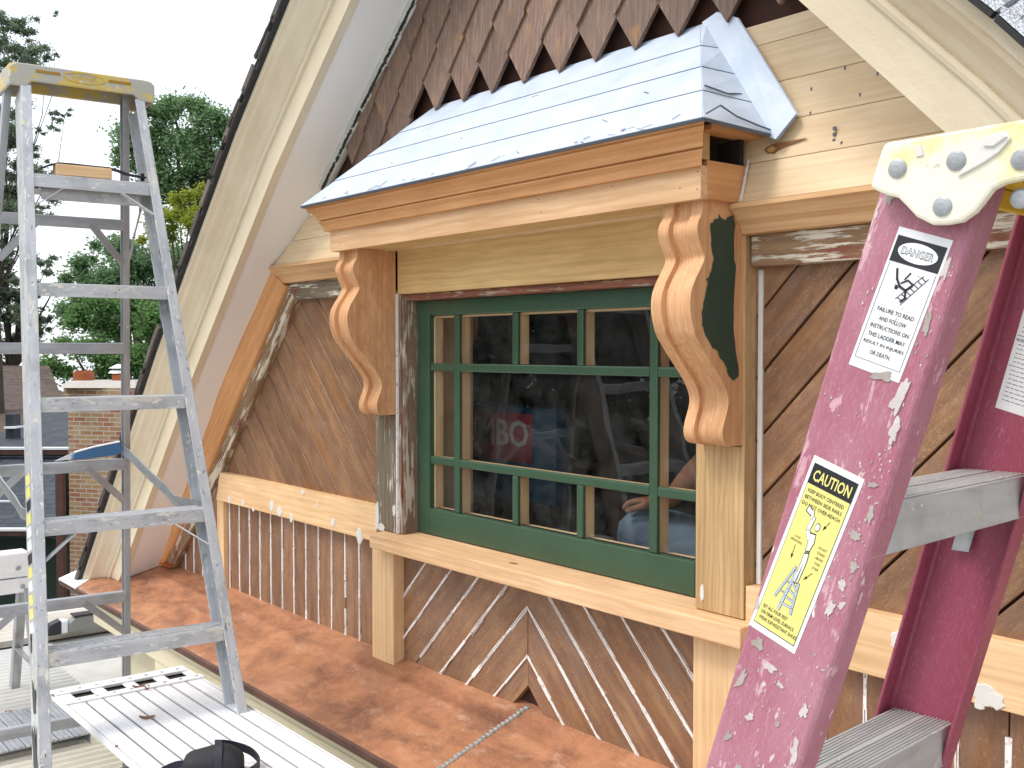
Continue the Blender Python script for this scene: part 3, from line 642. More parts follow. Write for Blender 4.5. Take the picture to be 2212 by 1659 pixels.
# --- rakes: soffit, fascia, roof
FY=-.22
fprof=[(-.0,-.19),(-.0,FY),(.078,FY),(.080,-.229),(.088,-.232),(.096,-.229),(.098,-.224),(.106,-.232),(.122,-.243),(.138,-.262),(.15,-.283),(.160,-.290),(.164,-.297),(.166,-.303),(.186,-.303),(.186,-.19)]
for pts,side,nm in ((LP,1,'left'),(RP,-1,'right')):
    mb=MB(); rake_sweep(mb,pts,fprof,side); cut_at_ledge(mb.build('rake_fascia',M['cream'],H))['label']='cream moulded fascia of the %s rake'%nm
    mb=MB(); rake_sweep(mb,pts,[(.003,.03),(.003,-.20),(.02,-.20),(.02,.03)],side); cut_at_ledge(mb.build('rake_soffit',M['soffit'],H))['label']='pale soffit of the %s rake'%nm
    mb=MB(); rake_sweep(mb,pts,[(.188,5.0),(.188,-.318),(.20,-.318),(.20,5.0)],side,mat=0)
    # shingle courses, each a thin tilted slab stepping along the rake
    seg=[]; 
    order=pts if side>0 else pts[::-1]
    for i in range(len(order)-1):
        a=Vector((order[i][0],0,order[i][1])); b=Vector((order[i+1][0],0,order[i+1][1])); t=(b-a).normalized(); n=Vector((-t.z,0,t.x)); n=n if n.z>0 else -n
        ln=(b-a).length; k=0; s=0
        while s<ln:
            e=min(s+.145,ln); jit=rng.uniform(-.006,.008)
            p0=a+t*s+n*.203; p1=a+t*(e+.03)+n*.203
            mb.add([p0+n*.016+Vector((0,-.325+jit,0)),p0+n*.016+Vector((0,5,0)),p1+n*.002+Vector((0,5,0)),p1+n*.002+Vector((0,-.325+jit,0)),
                    p0+Vector((0,-.325+jit,0)),p0+Vector((0,5,0)),p1-n*.002+Vector((0,5,0)),p1-n*.002+Vector((0,-.325+jit,0))],
                   [(0,1,2,3)[::-1] if side>0 else (0,1,2,3),(4,5,6,7),(0,3,7,4),(0,4,5,1),(1,5,6,2),(3,2,6,7)],t,mat=1)
            if side>0: mb.obox(p0+n*.004+t*.06+Vector((0,-.322,0)),t*.055,Vector((0,.004,0)),n*.012,mat=2)
            s=e
    if side<0:
        for i in range(len(order)-1):
            a=Vector((order[i][0],0,order[i][1])); b=Vector((order[i+1][0],0,order[i+1][1])); t=(b-a).normalized(); n=Vector((-t.z,0,t.x)); n=n if n.z>0 else -n
            for pf,mt in (([(.188,-.322),(.1885,-.334),(.198,-.334),(.1985,-.322)],2),([(.1995,-.320),(.1995,-.333),(.238,-.306),(.252,-.286),(.252,-.27),(.2,-.27)],1),([(.2385,-.3068),(.2465,-.2955),(.2478,-.2968),(.2397,-.3082)],2)):
                mb.prism([a+n*p_+Vector((0,q_,0)) for p_,q_ in pf],b-a,t,mat=mt)
            for y0,y1,h in ():
                mb.prism([a+n*.19+Vector((0,y0,0)),a+n*h+Vector((0,y0,0)),a+n*h+Vector((0,y1,0)),a+n*.19+Vector((0,y1,0))],b-a,t,mat=2)
    mb.build('roof',[M['asphalt'] if side>0 else M['granule'],M['asphalt'] if side>0 else M['granule'],M['edge'] if side>0 else M['tarline']],H)['label']=('dark shingled roof edge of the left rake' if side>0 else 'pale grey shingled roof of the right rake with black tarred edge')
# old cracked caulk and grit where the soffit meets the shingles
up=[(-3.42,.586),(-3.388,.618),(-2.881,1.055),(-2.6,1.297)]
mb=MB(); rake_sweep(mb,up,[(-.022,-.012),(-.006,-.030),(.002,-.030),(.002,.0),(-.022,.0)],1)
for i in range(420):
    t=rng.random(); a=Vector((up[0][0],0,up[0][1])); b=Vector((up[3][0],0,up[3][1])); p=a+(b-a)*t+Vector((.010,0,-.010))+Vector((rng.uniform(-.004,.004),-.022,rng.uniform(-.004,.004)))
    l=rng.uniform(.0008,.0045); wd=rng.uniform(.0006,.0022); mb.obox(p,Vector((l,0,l*.86)),Vector((0,.003,0)),Vector((-wd,0,wd)),mat=1)
mb.build('caulk_line',[plain('old_white_caulk',lin('c9c9c2'),.6,0,.25,20),plain('dark_grit',lin('45413c'),.9)],H)
# --- copper ledge and cornice
zc_=lambda y:-1.013+.333*y
def ledge(x0,x1,y0,y1,h): return [(x0,y0,zc_(y0)+h),(x1,y0,zc_(y0)+h),(x1,y1,zc_(y1)+h),(x0,y1,zc_(y1)+h)]
cp=MB(); N=60
xs=[-5.46+(1.6+5.46)*i/N for i in range(N+1)]; yy=[.03,-.03,-.086,-.094,-.102,-.17,-.24,-.31,-.353]
V=[];F=[]
for i,x in enumerate(xs):
    for j,y in enumerate(yy):
        h=0
        V.append((x,y,zc_(min(y,.03))+(.004 if -.09>y>-.1 else 0)+ (noise.noise(Vector((x*3.1,y*5,2)))*.0022 if 0<j<8 else 0)))
m=len(yy)
F=[(i*m+j,i*m+j+1,(i+1)*m+j+1,(i+1)*m+j) for i in range(N) for j in range(m-1)]
cp.add(V,F,XA,shift=False)
led=cp.build('copper_ledge',M['copper'],H,smooth=True); led['label']='mottled copper sheet roof of the ledge under the window'
mb=MB()
for k in range(26):
    y=-.345+.355*k/26; x=-2.291+.003*(rng.random()-.5)
    mb.box(x-.008,x+.008,y,y+.0148,zc_(y)-.003,zc_(y+.008)+.004+.001*rng.random(),along=YA)
mb.build('soldered_seam',M['solder'],led,bev=.002,seg=1)
MB().prism([(-5.46,-.3535,zc_(-.3535)+.002),(-5.46,-.362,zc_(-.362)-.001),(-5.46,-.364,zc_(-.36)-.012),(-5.46,-.360,zc_(-.36)-.024),(-5.46,-.354,zc_(-.36)-.024)],(7.06,0,0),XA).build('drip_edge',plain('darkened_copper_lip',lin('6d4a3c'),.5,.3,.5,10),led,bev=.001)
MB().obox((-5.09,-.11,zc_(-.11)+.016),(.012,0,.011),(0,.085,.028),(-.004,0,.004)).obox((-4.93,-.03,-1.005),(.10,0,0),(0,.02,.006),(0,0,.004)).build('copper_flashing',M['copper_bright'],led)
MB().prism([(-5.47,-.362,zc_(-.362)+.006),(-5.2,-.362,zc_(-.362)+.006),(-5.28,-.2,zc_(-.2)+.006),(-5.47,-.1,zc_(-.1)+.006)],(0,0,-.012)).build('edge_cap',M['alu_bright'],led)
mb=MB(); cprof=[(0,-1.345),(.0,-1.27),(.006,-1.268),(.008,-1.20),(.004,-1.197),(.004,-1.190),(.010,-1.187),(.012,-1.170),(.016,-1.150),(.024,-1.146),(.025,-1.142),(-.10,-1.142),(-.10,-1.345)]
mb.sweep([(-4.3,-.318,0),(1.5,-.318,0)],[(0,-1,0)]*2,[(0,0,1)]*2,cprof,XA)
mb.sweep([(-5.06,-.318,0),(-4.3,-.318,0)],[(0,-1,0)]*2,[(0,0,1)]*2,[p if p[1]>-1.3 else (p[0],-1.262) for p in cprof],XA)
mb.box(-5.06,-5.03,-.22,.2,-1.262,-1.13)
mb.build('cornice',M['cornice'],H)['label']='cream cornice board below the copper ledge'
M['siding']=plain('dark_green_siding',lin('2f4038'),.6,0,.2,8)
MB().box(-5.02,1.5,-.212,5,-6.0,-1.27).build('lower_wall',M['cornice'],H)
# --- dark room behind the window
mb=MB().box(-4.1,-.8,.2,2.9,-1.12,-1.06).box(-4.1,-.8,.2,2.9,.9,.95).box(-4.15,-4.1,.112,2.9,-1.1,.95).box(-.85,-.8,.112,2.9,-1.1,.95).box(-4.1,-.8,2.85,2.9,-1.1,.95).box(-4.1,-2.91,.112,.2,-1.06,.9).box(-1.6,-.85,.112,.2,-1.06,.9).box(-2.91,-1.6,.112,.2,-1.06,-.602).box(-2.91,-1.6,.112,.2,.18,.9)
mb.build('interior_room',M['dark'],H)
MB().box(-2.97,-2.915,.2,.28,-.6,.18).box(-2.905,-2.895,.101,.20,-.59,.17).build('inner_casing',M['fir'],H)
# ================================================================ aluminium stepladder
FLOOR=-1.652
LO=Vector((-3.0895,-.9235,.4826)); lps=1.5011; lal=.3267
lw=Vector((math.cos(lps),math.sin(lps),0)); ln_=Vector((math.sin(lps),-math.cos(lps),0))
lfn=ln_*math.cos(lal)+ZA*math.sin(lal)
def lstep(k): return LO-ZA*.305*k+ln_*(.305*k*math.tan(lal))
def lhalf(k): return .1549+.0154*k
A=thing('stepladder','tall grey aluminium stepladder spattered with paint, worn yellow top, standing left of the window','ladder',(-3.0,-.92,FLOOR))
CH=[(0,0),(.028,0),(.028,.088),(0,.088),(0,.084),(.024,.084),(.024,.004),(0,.004)]
for s in (-1,1):
    p0=lstep(-.85)+lw*s*lhalf(-.85); p1=lstep(7)+lw*s*lhalf(7)
    MB().bar(p0,p1,CH,lw*s,-lfn).build('front_rail',M['alu'],A,bev=.0015)
    mb=MB()
    for k in range(7):
        if True:
            mb.disc(lstep(k)+lw*s*(lhalf(k)+.014)-ZA*.018,lfn,.006,.003,10,1)
    mb.each('rivet',M['rust'],A)
for k in range(7):
    c=lstep(k); h=lhalf(k)+.0235; mb=MB()
    mb.obox(c-ln_*.042-ZA*.0015,lw*h,ln_*.036,ZA*.0015)
    for j in range(6): mb.obox(c-ln_*(.010+.0125*j)+ZA*.0008,lw*h,ln_*.0035,ZA*.0009)
    mb.obox(c-ln_*.0045-ZA*.0175,lw*h,ln_*.0015,ZA*.0175)
    mb.obox(c-ln_*.078-ZA*.0155,lw*h,ln_*.0015,ZA*.0155)
    st=mb.build('step',M['alu'],A,bev=.001,seg=1)
    if k in (0,3,6):
        for s in (-1,1):
            a=c-ZA*.034+lw*s*(lhalf(k)-.075)-ln_*.012; b=lstep(k+.30)+lw*s*(lhalf(k)+.004)-ln_*.012
            MB().strip([a,a+(b-a)*.1,b],ln_*.024,.003).build('corner_brace',M['alu'],A)
# top cap
c=lstep(-1); mb=MB(); hw=.200
fr=[(-hw,0),(-hw,-.052),(-hw+.045,-.052),(-hw+.060,-.036),(hw-.060,-.036),(hw-.045,-.052),(hw,-.052),(hw,0),(hw-.02,.012),(-hw+.02,.012)]
mb.prism([c+lw*a+ZA*b+ln_*.018 for a,b in fr],-ln_*.010,lw)
mb.prism([c+lw*a+ZA*b-ln_*.135 for a,b in fr],-ln_*.010,lw)
mb.obox(c-ln_*.0635+ZA*.004,lw*(hw-.004),ln_*.0708,ZA*.0075)
for s in (-1,1): mb.obox(c+lw*s*(hw-.004)-ln_*.0635-ZA*.022,lw*.0039,ln_*.0708,ZA*.029)
cap=mb.build('top_cap',M['capyellow'],A,bev=.004)
# recessed slots and moulded oval on the cap front
mb=MB()
for s in (-1,1): mb.obox(c+lw*s*.098-ZA*.006+ln_*.0185,lw*.032,ln_*.001,ZA*.004)
mb.each('slot',plain('deep_yellow_slot',lin('a67f2c'),.7),cap)
def ring(mb,cc,ax,ay,n,rx,ry,w,h,k=28,**kw):
    V=[];F=[]
    for i in range(k):
        q=2*math.pi*i/k
        for r in (1,1-w):
            for hh in (0,h): V.append(cc+ax*(rx*r*math.cos(q))+ay*(ry*(r if r==1 else 1-w*rx/ry)*math.sin(q))+n*hh)
    for i in range(k):
        a=i*4;b=((i+1)%k)*4
        F+=[(a+1,b+1,b+3,a+3),(a,b,b+1,a+1),(a+3,b+3,b+2,a+2)]
    mb.add(V,F,ax,**kw)
mb=MB(); ring(mb,c-ZA*.008+ln_*.018,lw,ZA,ln_,.058,.016,.06,.002); mb.build('oval_rim',M['yellow'],cap)
# text as mesh
def text_shape(s,bold=0.0):
    cu=bpy.data.curves.new('lettering','FONT'); cu.body=s; cu.size=1; cu.align_x='CENTER'; cu.resolution_u=2; cu.offset=bold
    ob=bpy.data.objects.new('lettering',cu); COL.objects.link(ob); dg=bpy.context.evaluated_depsgraph_get()
    me=bpy.data.meshes.new_from_object(ob.evaluated_get(dg)); 
    V=[(v.co.x,v.co.y) for v in me.vertices]; F=[tuple(p.vertices) for p in me.polygons]
    bpy.data.objects.remove(ob); bpy.data.curves.remove(cu); bpy.data.meshes.remove(me); return V,F
def put_text(mb,s,fn,cx,cy,w,h,mat=0,bold=.0,fit=True):
    """fn(x,y)->3-D; text centred on cx,cy in a box w wide, h high (y down)"""
    V,F=text_shape(s,bold)
    x0=min(v[0] for v in V);x1=max(v[0] for v in V);y0=min(v[1] for v in V);y1=max(v[1] for v in V)
    sx=w/(x1-x0); sy=h/(y1-y0)
    P=[fn(cx+(v[0]-(x0+x1)/2)*sx, cy-(v[1]-(y0+y1)/2)*sy) for v in V]
    mb.add(P,F,mat=mat)
mb=MB(); put_text(mb,'WERNER',lambda x,y:c+lw*x+ZA*(-.008-y)+ln_*.0192,0,0,.070,.013,bold=.01); mb.build('lettering',M['yellow'],cap)
# rear frame
RR0,RR1=Vector((-3.300,-.775,.775)),Vector((-3.66,-.672,FLOOR))
RL0,RL1=Vector((-3.32,-1.080,.775)),Vector((-3.70,-1.205,FLOOR))
rear=lambda p0,p1,z:p0+(p1-p0)*((z-p0.z)/(p1.z-p0.z))
CR=[(0,0),(.020,0),(.020,.034),(0,.034),(0,.031),(.017,.031),(.017,.003),(0,.003)]
for (p0,p1,s) in ((RR0,RR1,1),(RL0,RL1,-1)): MB().bar(p0,p1,CR,lw*s,ln_).build('rear_rail',M['alu_clean'],A,bev=.001,seg=1)
for i,z in enumerate((.40,.02,-.352,-.795,-1.2)):
    a,b=rear(RL0,RL1,z),rear(RR0,RR1,z); m=(a+b)/2; hv=(b-a)/2; t=hv.normalized()
    MB().obox(m+ln_*.017,hv+t*.015,ln_*.0125,ZA*.0015).obox(m+ln_*.031-ZA*.0165,hv+t*.004,ln_*.0015,ZA*.0165).build('rear_rung',M['alu_clean'],A,bev=.001,seg=1)
    if i in (0,2,3):
        for (p0,p1,q) in ((RR0,RR1,b),(RL0,RL1,a)):
            a1=m+(q-m)*.45-ZA*.02+ln_*.034; b1=rear(p0,p1,z-.135)+ln_*.034
            MB().strip([a1,a1+(b1-a1)*.1,b1],(b1-a1).cross(ln_).normalized()*.022,.003).build('corner_brace',M['alu_clean'],A)
# pail shelf and its struts
a=Vector((-3.205,-1.02,.455))
mb=MB(); mb.obox((-3.205,-.915,.452),lw*.135,ln_*.075,ZA*.0015).obox((-3.131,-.915,.436),lw*.135,ln_*.0015,ZA*.017)
mb.build('pail_shelf',M['alu'],A,bev=.001)
mb=MB(); sp=lambda z0,x:Vector((x,-.765,z0))
mb.strip([(-3.14,-.772,.455),(-3.16,-.765,.41),(-3.22,-.765,.34),(-3.25,-.765,.28)],(.022,0,.016),.003)
mb.strip([(-3.17,-.757,.44),(-3.28,-.757,.29)],(.012,0,.012),.003); mb.build('shelf_strut',M['alu_clean'],A)
for s,(p0,p1) in ((1,(RR0,RR1)),(-1,(RL0,RL1))):
    f=lstep(2.92)+lw*s*(lhalf(2.9)+.004)-lfn*.04; r=rear(p0,p1,-.32)+ln_*.01; d=f-r
    MB().strip([r,r+d*.12-ZA*.002,r+d*.42-ZA*.022,r+d*.62-ZA*.030,r+d*.72-ZA*.042,f-ZA*.01],ZA*.030,.004).build('spreader',M['alu_clean'],A)
mb=MB()
for kk,e0,la,wa in ((4.35,.03,.05,.011),(4.75,.035,.07,.014),(5.25,.02,.05,.010),(5.45,.045,.09,.016),(6.05,.03,.10,.018),(6.35,.04,.06,.012),(3.9,.045,.03,.008)):
    c0=lstep(kk)-lw*(lhalf(kk)+.0283)-lfn*e0*1.25; t_=(lstep(kk+.5)-lstep(kk)).normalized(); sd=rng.uniform(0,50); P_=[]
    for i in range(26):
        q_=2*math.pi*i/26; r_=1+.9*noise.noise(Vector((math.cos(q_)*1.8+sd,math.sin(q_)*1.8,sd))); b_=max(.002-e0*1.25,min(.086-e0*1.25,math.sin(q_)*wa*1.7*r_))*-1*-1; P_.append(c0+t_*math.cos(q_)*la*r_-lfn*b_)
    mb.prism(P_,-lw*.0006,t_)
mb.each('grime_smear',plain('black_grime',lin('3a3a3d'),.6,0,.5,40),A)
# sticker strip on the left front rail
mb=MB(); s=-1
for i in range(12):
    k=2.62+i*.105; p=lstep(k)+lw*s*(lhalf(k)+.0286)-lfn*.044
    col=(0,0,1,0,2,2,1,0,2,0,0,2)[i]
    mb.obox(p,(lstep(k+.04)-lstep(k)),lfn*.024,lw*.0004,mat=col)
mb.build('sticker',[M['stickyel'],M['black'],M['white']],A)
# --- things left on the ladder
z1=LO.z+.0018
c=LO-ln_*.036
T=thing('wood_block','small pale wooden sanding block on the top step of the grey stepladder','wood block',(c.x,c.y,z1))
mb=MB(); p=c-lw*.02+ZA*(.0018+.017); mb.obox(p,lw*.075,ln_*.024,ZA*.016,along=lw); mb.build('block',M['fir'],T,bev=.003)
st=MB(); P=[c+lw*a+ZA*(.0018+h) for a,h in ((-.150,.0035),(-.132,.018),(-.11,.029),(-.085,.0368),(-.05,.0375),(.0,.0365),(.05,.0363),(.075,.032),(.10,.024),(.135,.020),(.155,.0185))]
st.strip(P,ln_*.022,.004); o=st.build('rubber_strip',plain('black_rubber',lin('1d1d24'),.55),None); tag(o,'thin black rubber strip draped over the sanding block','strip')
mb=MB().tube([c+lw*.15+ZA*.012-ln_*.012,c+lw*.15+ZA*.034-ln_*.012],.006); mb.build('end_clip',M['black'],o)
r0=rear(RL0,RL1,-.352)+ln_*.017+ZA*.002; r1=rear(RR0,RR1,-.352)+ln_*.017+ZA*.002
q=lambda t,h:r0+(r1-r0)*t+ZA*h
T=thing('putty_knife','putty knife with blue handle lying on a rear rung of the grey stepladder','putty knife',tuple(q(.7,0)))
MB().prism([q(.50,.004),q(.62,.006),q(.63,.026),q(.60,.022)],ln_*.002).build('blade',M['alu_bright'],T)
MB().prism([q(.62,.005),q(.63,.026),q(.78,.040),q(.96,.052),q(.985,.050),q(.985,.020),q(.95,.014),q(.75,.006)],ln_*.018).build('handle',[plain('blue_tool_handle',lin('3f6f9c'),.4)],T,bev=.004)
MB().prism([q(.64,.0272),q(.78,.0412),q(.96,.0532),q(.97,.0532),q(.97,.0575),q(.79,.0452),q(.64,.031)],ln_*.018).build('handle_edge',M['alu_bright'],T)
# ================================================================ scaffold plank carrying the case
PZ=-.951; PX0=-3.092; PY0,PY1=-1.055,-.682; PX1=-.55
P=thing('work_plank','bright ribbed aluminium work plank running along the wall through the stepladder','plank',(-2.0,-.87,PZ-.085))
mb=MB(); n=8; wdt=(PY1-PY0)/n
for i in range(n):
    y0=PY0+i*wdt+.0030; y1=PY0+(i+1)*wdt-.0030
    mb.box(PX0+.155,PX1,y0,y1,PZ-.004,PZ,along=XA)
    for j in range(3): yy_=y0+.010+j*(wdt-.024)/2; mb.box(PX0+.156,PX1-.001,yy_-.0016,yy_+.0016,PZ-.001,PZ+.0011,along=XA)
mb.build('deck',M['alu_bright'],P)
MB().box(PX0+.02,PX1,PY0-.004,PY0-.0005,PZ-.018,PZ+.002,along=XA).box(PX0+.02,PX1,PY1+.0005,PY1+.004,PZ-.018,PZ+.002,along=XA).box(PX0+.2,PX1,PY0+.07,PY0+.075,PZ-.088,PZ-.0205,along=XA).box(PX0+.2,PX1,PY1-.075,PY1-.07,PZ-.088,PZ-.0205,along=XA).build('side_rail',M['alu_bright'],P,bev=.001)
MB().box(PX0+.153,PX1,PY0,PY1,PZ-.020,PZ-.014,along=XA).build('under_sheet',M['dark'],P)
mb=MB(); mb.box(PX0,PX0+.05,PY0-.004,PY1+.004,PZ-.006,PZ+.003,along=YA).box(PX0+.116,PX0+.153,PY0-.006,PY1+.010,PZ-.006,PZ+.005,along=YA)
hs=(PY1-PY0)
for a,b in ((0,.1),(.245,.335),(.48,.57),(.715,.805),(.95,1.0)): mb.box(PX0+.051,PX0+.115,PY0+hs*a,PY0+hs*b,PZ-.006,PZ-.001,along=YA)
MB().box(PX0+.004,PX0+.15,PY0,PY1,PZ-.014,PZ-.010,along=YA).build('hole_shade_plate',M['dark'],P)  # dark plate stands in for the shadow inside the end holes
mb.build('hooked_end',M['alu_bright'],P,bev=.0015)
mb=MB()
for i in range(8):
    y=PY0+.02+i*.047; mb.disc((PX0+.03,y,PZ+.003),ZA,.005,.002,10,1); mb.disc((PX0+.135,y+.015,PZ+.005),ZA,.005,.002,10,1)
mb.each('rivet',M['rivet'],P)
# case with strap
bc=atZ(462,1648,PZ+.030); bz=PZ+.0015
B=thing('camera_case','small black padded case with a looped strap on the bright work plank','case',(bc.x,bc.y,bz))
fab=plain('black_nylon',lin('24262b'),.75,0,.3,30,.3)
vv=Vector((math.cos(R(62)),math.sin(R(62)),0)); uu=Vector((vv.y,-vv.x,0))
mb=MB(); V=[];F=[]; nu,nv=28,12
for i in range(nv+1):
    t=i/nv; hgt=.066*(1-(1-t)**1.0); sh=(1-max(0,(t-.45)/.55)**2.6*.72)
    for j in range(nu):
        q_=2*math.pi*j/nu; cs,sn=math.cos(q_),math.sin(q_); e=.55
        px=.066*sh*math.copysign(abs(cs)**e,cs); py=.043*sh*math.copysign(abs(sn)**e,sn)
        V.append(Vector((bc.x,bc.y,bz))+vv*px+uu*py+ZA*(hgt+.006*math.sin(px*60)*t*.6))
for i in range(nv):
    for j in range(nu): F.append((i*nu+j,i*nu+(j+1)%nu,(i+1)*nu+(j+1)%nu,(i+1)*nu+j))
F+=[tuple(range(nu-1,-1,-1)),tuple(range(nv*nu,nv*nu+nu))]
mb.add(V,F); mb.build('body',fab,B,smooth=True)
S=lambda a,b,h:Vector((bc.x,bc.y,bz))+vv*a+uu*b+ZA*h
strapm=plain('black_violet_webbing',lin('262433'),.6,0,.2,40)
def loop(P_): 
    out=[]
    for i in range(len(P_)-1):
        p0,p1,p2,p3=(P_[max(i-1,0)],P_[i],P_[i+1],P_[min(i+2,len(P_)-1)])
        for k in range(4):
            t=k/4; out.append(.5*((2*p1)+(p2-p0)*t+(2*p0-5*p1+4*p2-p3)*t*t+(3*p1-p0-3*p2+p3)*t**3))
    return out+[P_[-1]]
MB().strip(loop([S(-.060,.0,.03),S(-.085,-.02,.022),S(-.115,-.01,.013),S(-.130,.03,.012),S(-.118,.075,.012)]),ZA*.017,.0025).build('strap',strapm,B,smooth=False)
MB().strip(loop([S(.0,-.046,.055),S(.03,-.062,.045),S(.075,-.055,.030),S(.098,-.025,.014),S(.085,.015,.012),S(.055,.05,.012)]),ZA*.019,.0025).build('strap',strapm,B)
MB().strip(loop([S(.012,.045,.008),S(.012,.042,.045),S(.012,.02,.070),S(.008,-.02,.070),S(.006,-.044,.06)]),vv*.016,.003).build('strap',strapm,B)
MB().tube([S(-.058,.040,.022),S(-.030,.052,.016)],.006,10).build('zip_pull',plain('red_plastic',lin('b23a3c'),.4),B)
MB().ball(S(-.026,.056,.020),.007).build('snap',M['alu_bright'],B)
# chips
chipm=plain('brown_bark_chip',lin('8a6450'),.8,0,.35,60)
def chip(px,py,L_,lab,ang,curl=.004):
    p=atZ(px,py,PZ+.003); d=Vector((math.cos(ang),math.sin(ang),0)); e=Vector((-d.y,d.x,0))
    mb=MB(); V=[];F=[]
    for i in range(6):
        t=i/5-.5; w=.5*L_*.32*(1-abs(t)*1.5 if abs(t)>.2 else .75)
        for sgn in (-1,1): V.append(d*(t*L_)+e*(w*sgn+.002*math.sin(t*9))+ZA*(curl*4*t*t+.001+(.004 if sgn>0 else 0)))
    F=[(2*i,2*i+1,2*i+3,2*i+2) for i in range(5)]
    m2=len(V); V+= [v-ZA*.0012 for v in V]; F+=[tuple(reversed([a+m2 for a in f])) for f in F]
    F+=[(0,2,m2+2,m2),(1,m2+1,m2+3,3)]
    mb.add(V,F); o=mb.build('bark_chip',chipm,None); o.location=p; tag(o,lab,'wood chip','bark chips on the plank')
chip(318,1552,.040,'largest brown bark chip, in the middle of the bright plank',R(60)); chip(252,1614,.012,'tiny brown bark crumb near the outer edge of the bright plank',R(20)); 
chip(300,1486,.034,'light brown bark chip against the cross bar at the end of the plank',R(80),.006); chip(318,1490,.02,'small curled chip beside the light brown one at the plank end',R(30),.008)
# ================================================================ red fibreglass ladder
RO=Vector((-.5295,-1.0412,-.1383)); rps=1.6498; ral=.2844; RW=.327; RB=.0173/.318
rw=Vector((math.cos(rps),math.sin(rps),0)); rd=Vector((math.sin(rps),-math.cos(rps),0))
rdn=-ZA*math.cos(ral)-rd*math.sin(ral); rq=rd*math.cos(ral)-ZA*math.sin(ral)
G=thing('stepladder','pinkish red fibreglass stepladder with white-smeared cap and warning stickers, close at the right','ladder',(-.75,-.95,FLOOR))
endA=(1.652-.1383+0)/math.cos(ral)
webN=lambda al,ac,h=0:RO+rdn*al+rq*ac-rw*(.03+RB*al+h)
webF=lambda al,ac,h=0:RO+rdn*al+rq*ac+rw*(RW+RB*al+h)
RC=[(-.077,0),(.009,0),(.0125,.0035),(.0125,.034),(.0088,.034),(.0085,.005),(.006,.0042),(-.073,.0042),(-.0765,.006),(-.0768,.034),(-.0805,.034),(-.0805,.0035)]
def rail(al0,al1,fn,s,name,mat):
    mb=MB(); p0,p1=fn(al0,0),fn(al1,0)
    # the web lies on fn(...,0); flanges turn inwards (towards the other rail)
    pr=[(a,b) for a,b in RC]
    mb.bar(p0,p1,pr,rq,rw*s); return mb.build(name,mat,G,bev=.001,seg=1)
rail(-.290,endA,webN,1,'side_rail',M['fibre'])
webFo=lambda al,ac,h=0:webF(al,ac,h)+rw*.0042
rail(-.290,endA,webFo,-1,'side_rail',M['fibre_in'])
for k in range(5):
    al=.318*k; a=webN(al,0)+rw*.0045; b=webF(al,0)-rw*.0005; a=RO+rdn*0-ZA*.305*k-rd*.305*k*math.tan(ral)-rw*(.0255+.0173*k); b=a+rw*(RW+.0255+.0345*k-.001)
    m=(a+b)/2; hv=(b-a)/2; mb=MB()
    mb.obox(m-rd*.0372-ZA*.0015,hv,rd*.0372,ZA*.0015)
    for j in range(15):
        if j==7: continue
        mb.obox(m-rd*(.0045+.0047*j)+ZA*.0009,hv,rd*.0013,ZA*.0009)
    mb.obox(m-rd*.0017-ZA*.024,hv,rd*.0015,ZA*.0225).obox(m-rd*.0728-ZA*.024,hv,rd*.0015,ZA*.0225)
    mb.build('step',M['rung'],G,bev=.001,seg=1)
    MB().strip([b-rw*.001-rd*.066-ZA*.045,b-rw*.001-rd*.066-ZA*.062,b-rw*.0012-rd*.075-ZA*.095],rd*.02,.002).build('step_clip',M['rivet'],G)
# rear legs
mb=MB()
def rleg(fn0,s):
    top=RO+rd*.115+ZA*.300+fn0; bot=RO+rd*(.115+.30*1.80)+ZA*(FLOOR-RO.z)+fn0+rw*(-s*.07)
    t=(bot-top).normalized(); ac=rw.cross(t).normalized(); ac=ac if ac.x>0 else -ac
    pr=[(0,0),(.062,0),(.065,.003),(.065,.028),(.061,.028),(.061,.004),(.004,.004),(.004,.028),(0,.028)]
    MB().bar(top,bot,pr,ac,rw*s).build('rear_leg',M['fibre'],G,bev=.001,seg=1)
rleg(-rw*.024,1); rleg(rw*(RW+.0),-1)
# top cap
def dz(px,py,off=.036):
    p0=RO-rw*off; r_=ray(px,py); t=((p0-CAM).dot(rw))/r_.dot(rw); v=CAM+r_*t-RO; return (v.dot(rd),v.z)
edge=[(1878,404),(1896,414),(1913.6,421),(1939,427.6),(1956,444.7),(1977.6,468),(2011.8,485),(2041.6,485),(2075.8,478.9),(2105.7,457.5),(2122.7,436),(2144,408.4),(2169.6,395.6),(2212,387)]
pl=[dz(*e) for e in edge]+[(.155,.268),(.215,.272),(.222,.28),(.222,.312),(.216,.318),(.123,.3175)]+[dz(1935,304),dz(1914,307),dz(1907,314),dz(1902,326),dz(1890,365)]
mb=MB(); mb.prism([RO+rd*a+ZA*b-rw*.0255 for a,b in pl],-rw*.0105,rd); capr=mb.build('top_cap',M['capwhite'],G,bev=.003)
mb=MB(); mb.prism([RO+rd*a+ZA*b+rw*(RW+.0065) for a,b in pl],rw*.0105,rd)
mb.obox(RO+rd*.112+ZA*.3085+rw*(RW/2-.01),rw*(RW/2+.0155),rd*.103,ZA*.0075)
for a in (.014,.214): mb.obox(RO+rd*a+ZA*.29+rw*(RW/2-.01),rw*(RW/2+.0155),rd*.004,ZA*.0105)
mb.build('cap_body',M['yellow'],capr,bev=.002)
mb=MB()
for px,py in ((1939,364),(2066,347),(2036,446),(2207,345)):
    a,b=dz(px,py,.036); mb.disc(RO+rd*a+ZA*b-rw*.0358,-rw,.0082,.0035,18,1)
mb.each('rivet',M['rivet'],capr)
a,b=dz(2203,428,.026); MB().disc(RO+rd*a+ZA*b-rw*.0238,-rw,.0082,.0035,18,1).build('rivet',M['rivet'],G)
mb=MB()
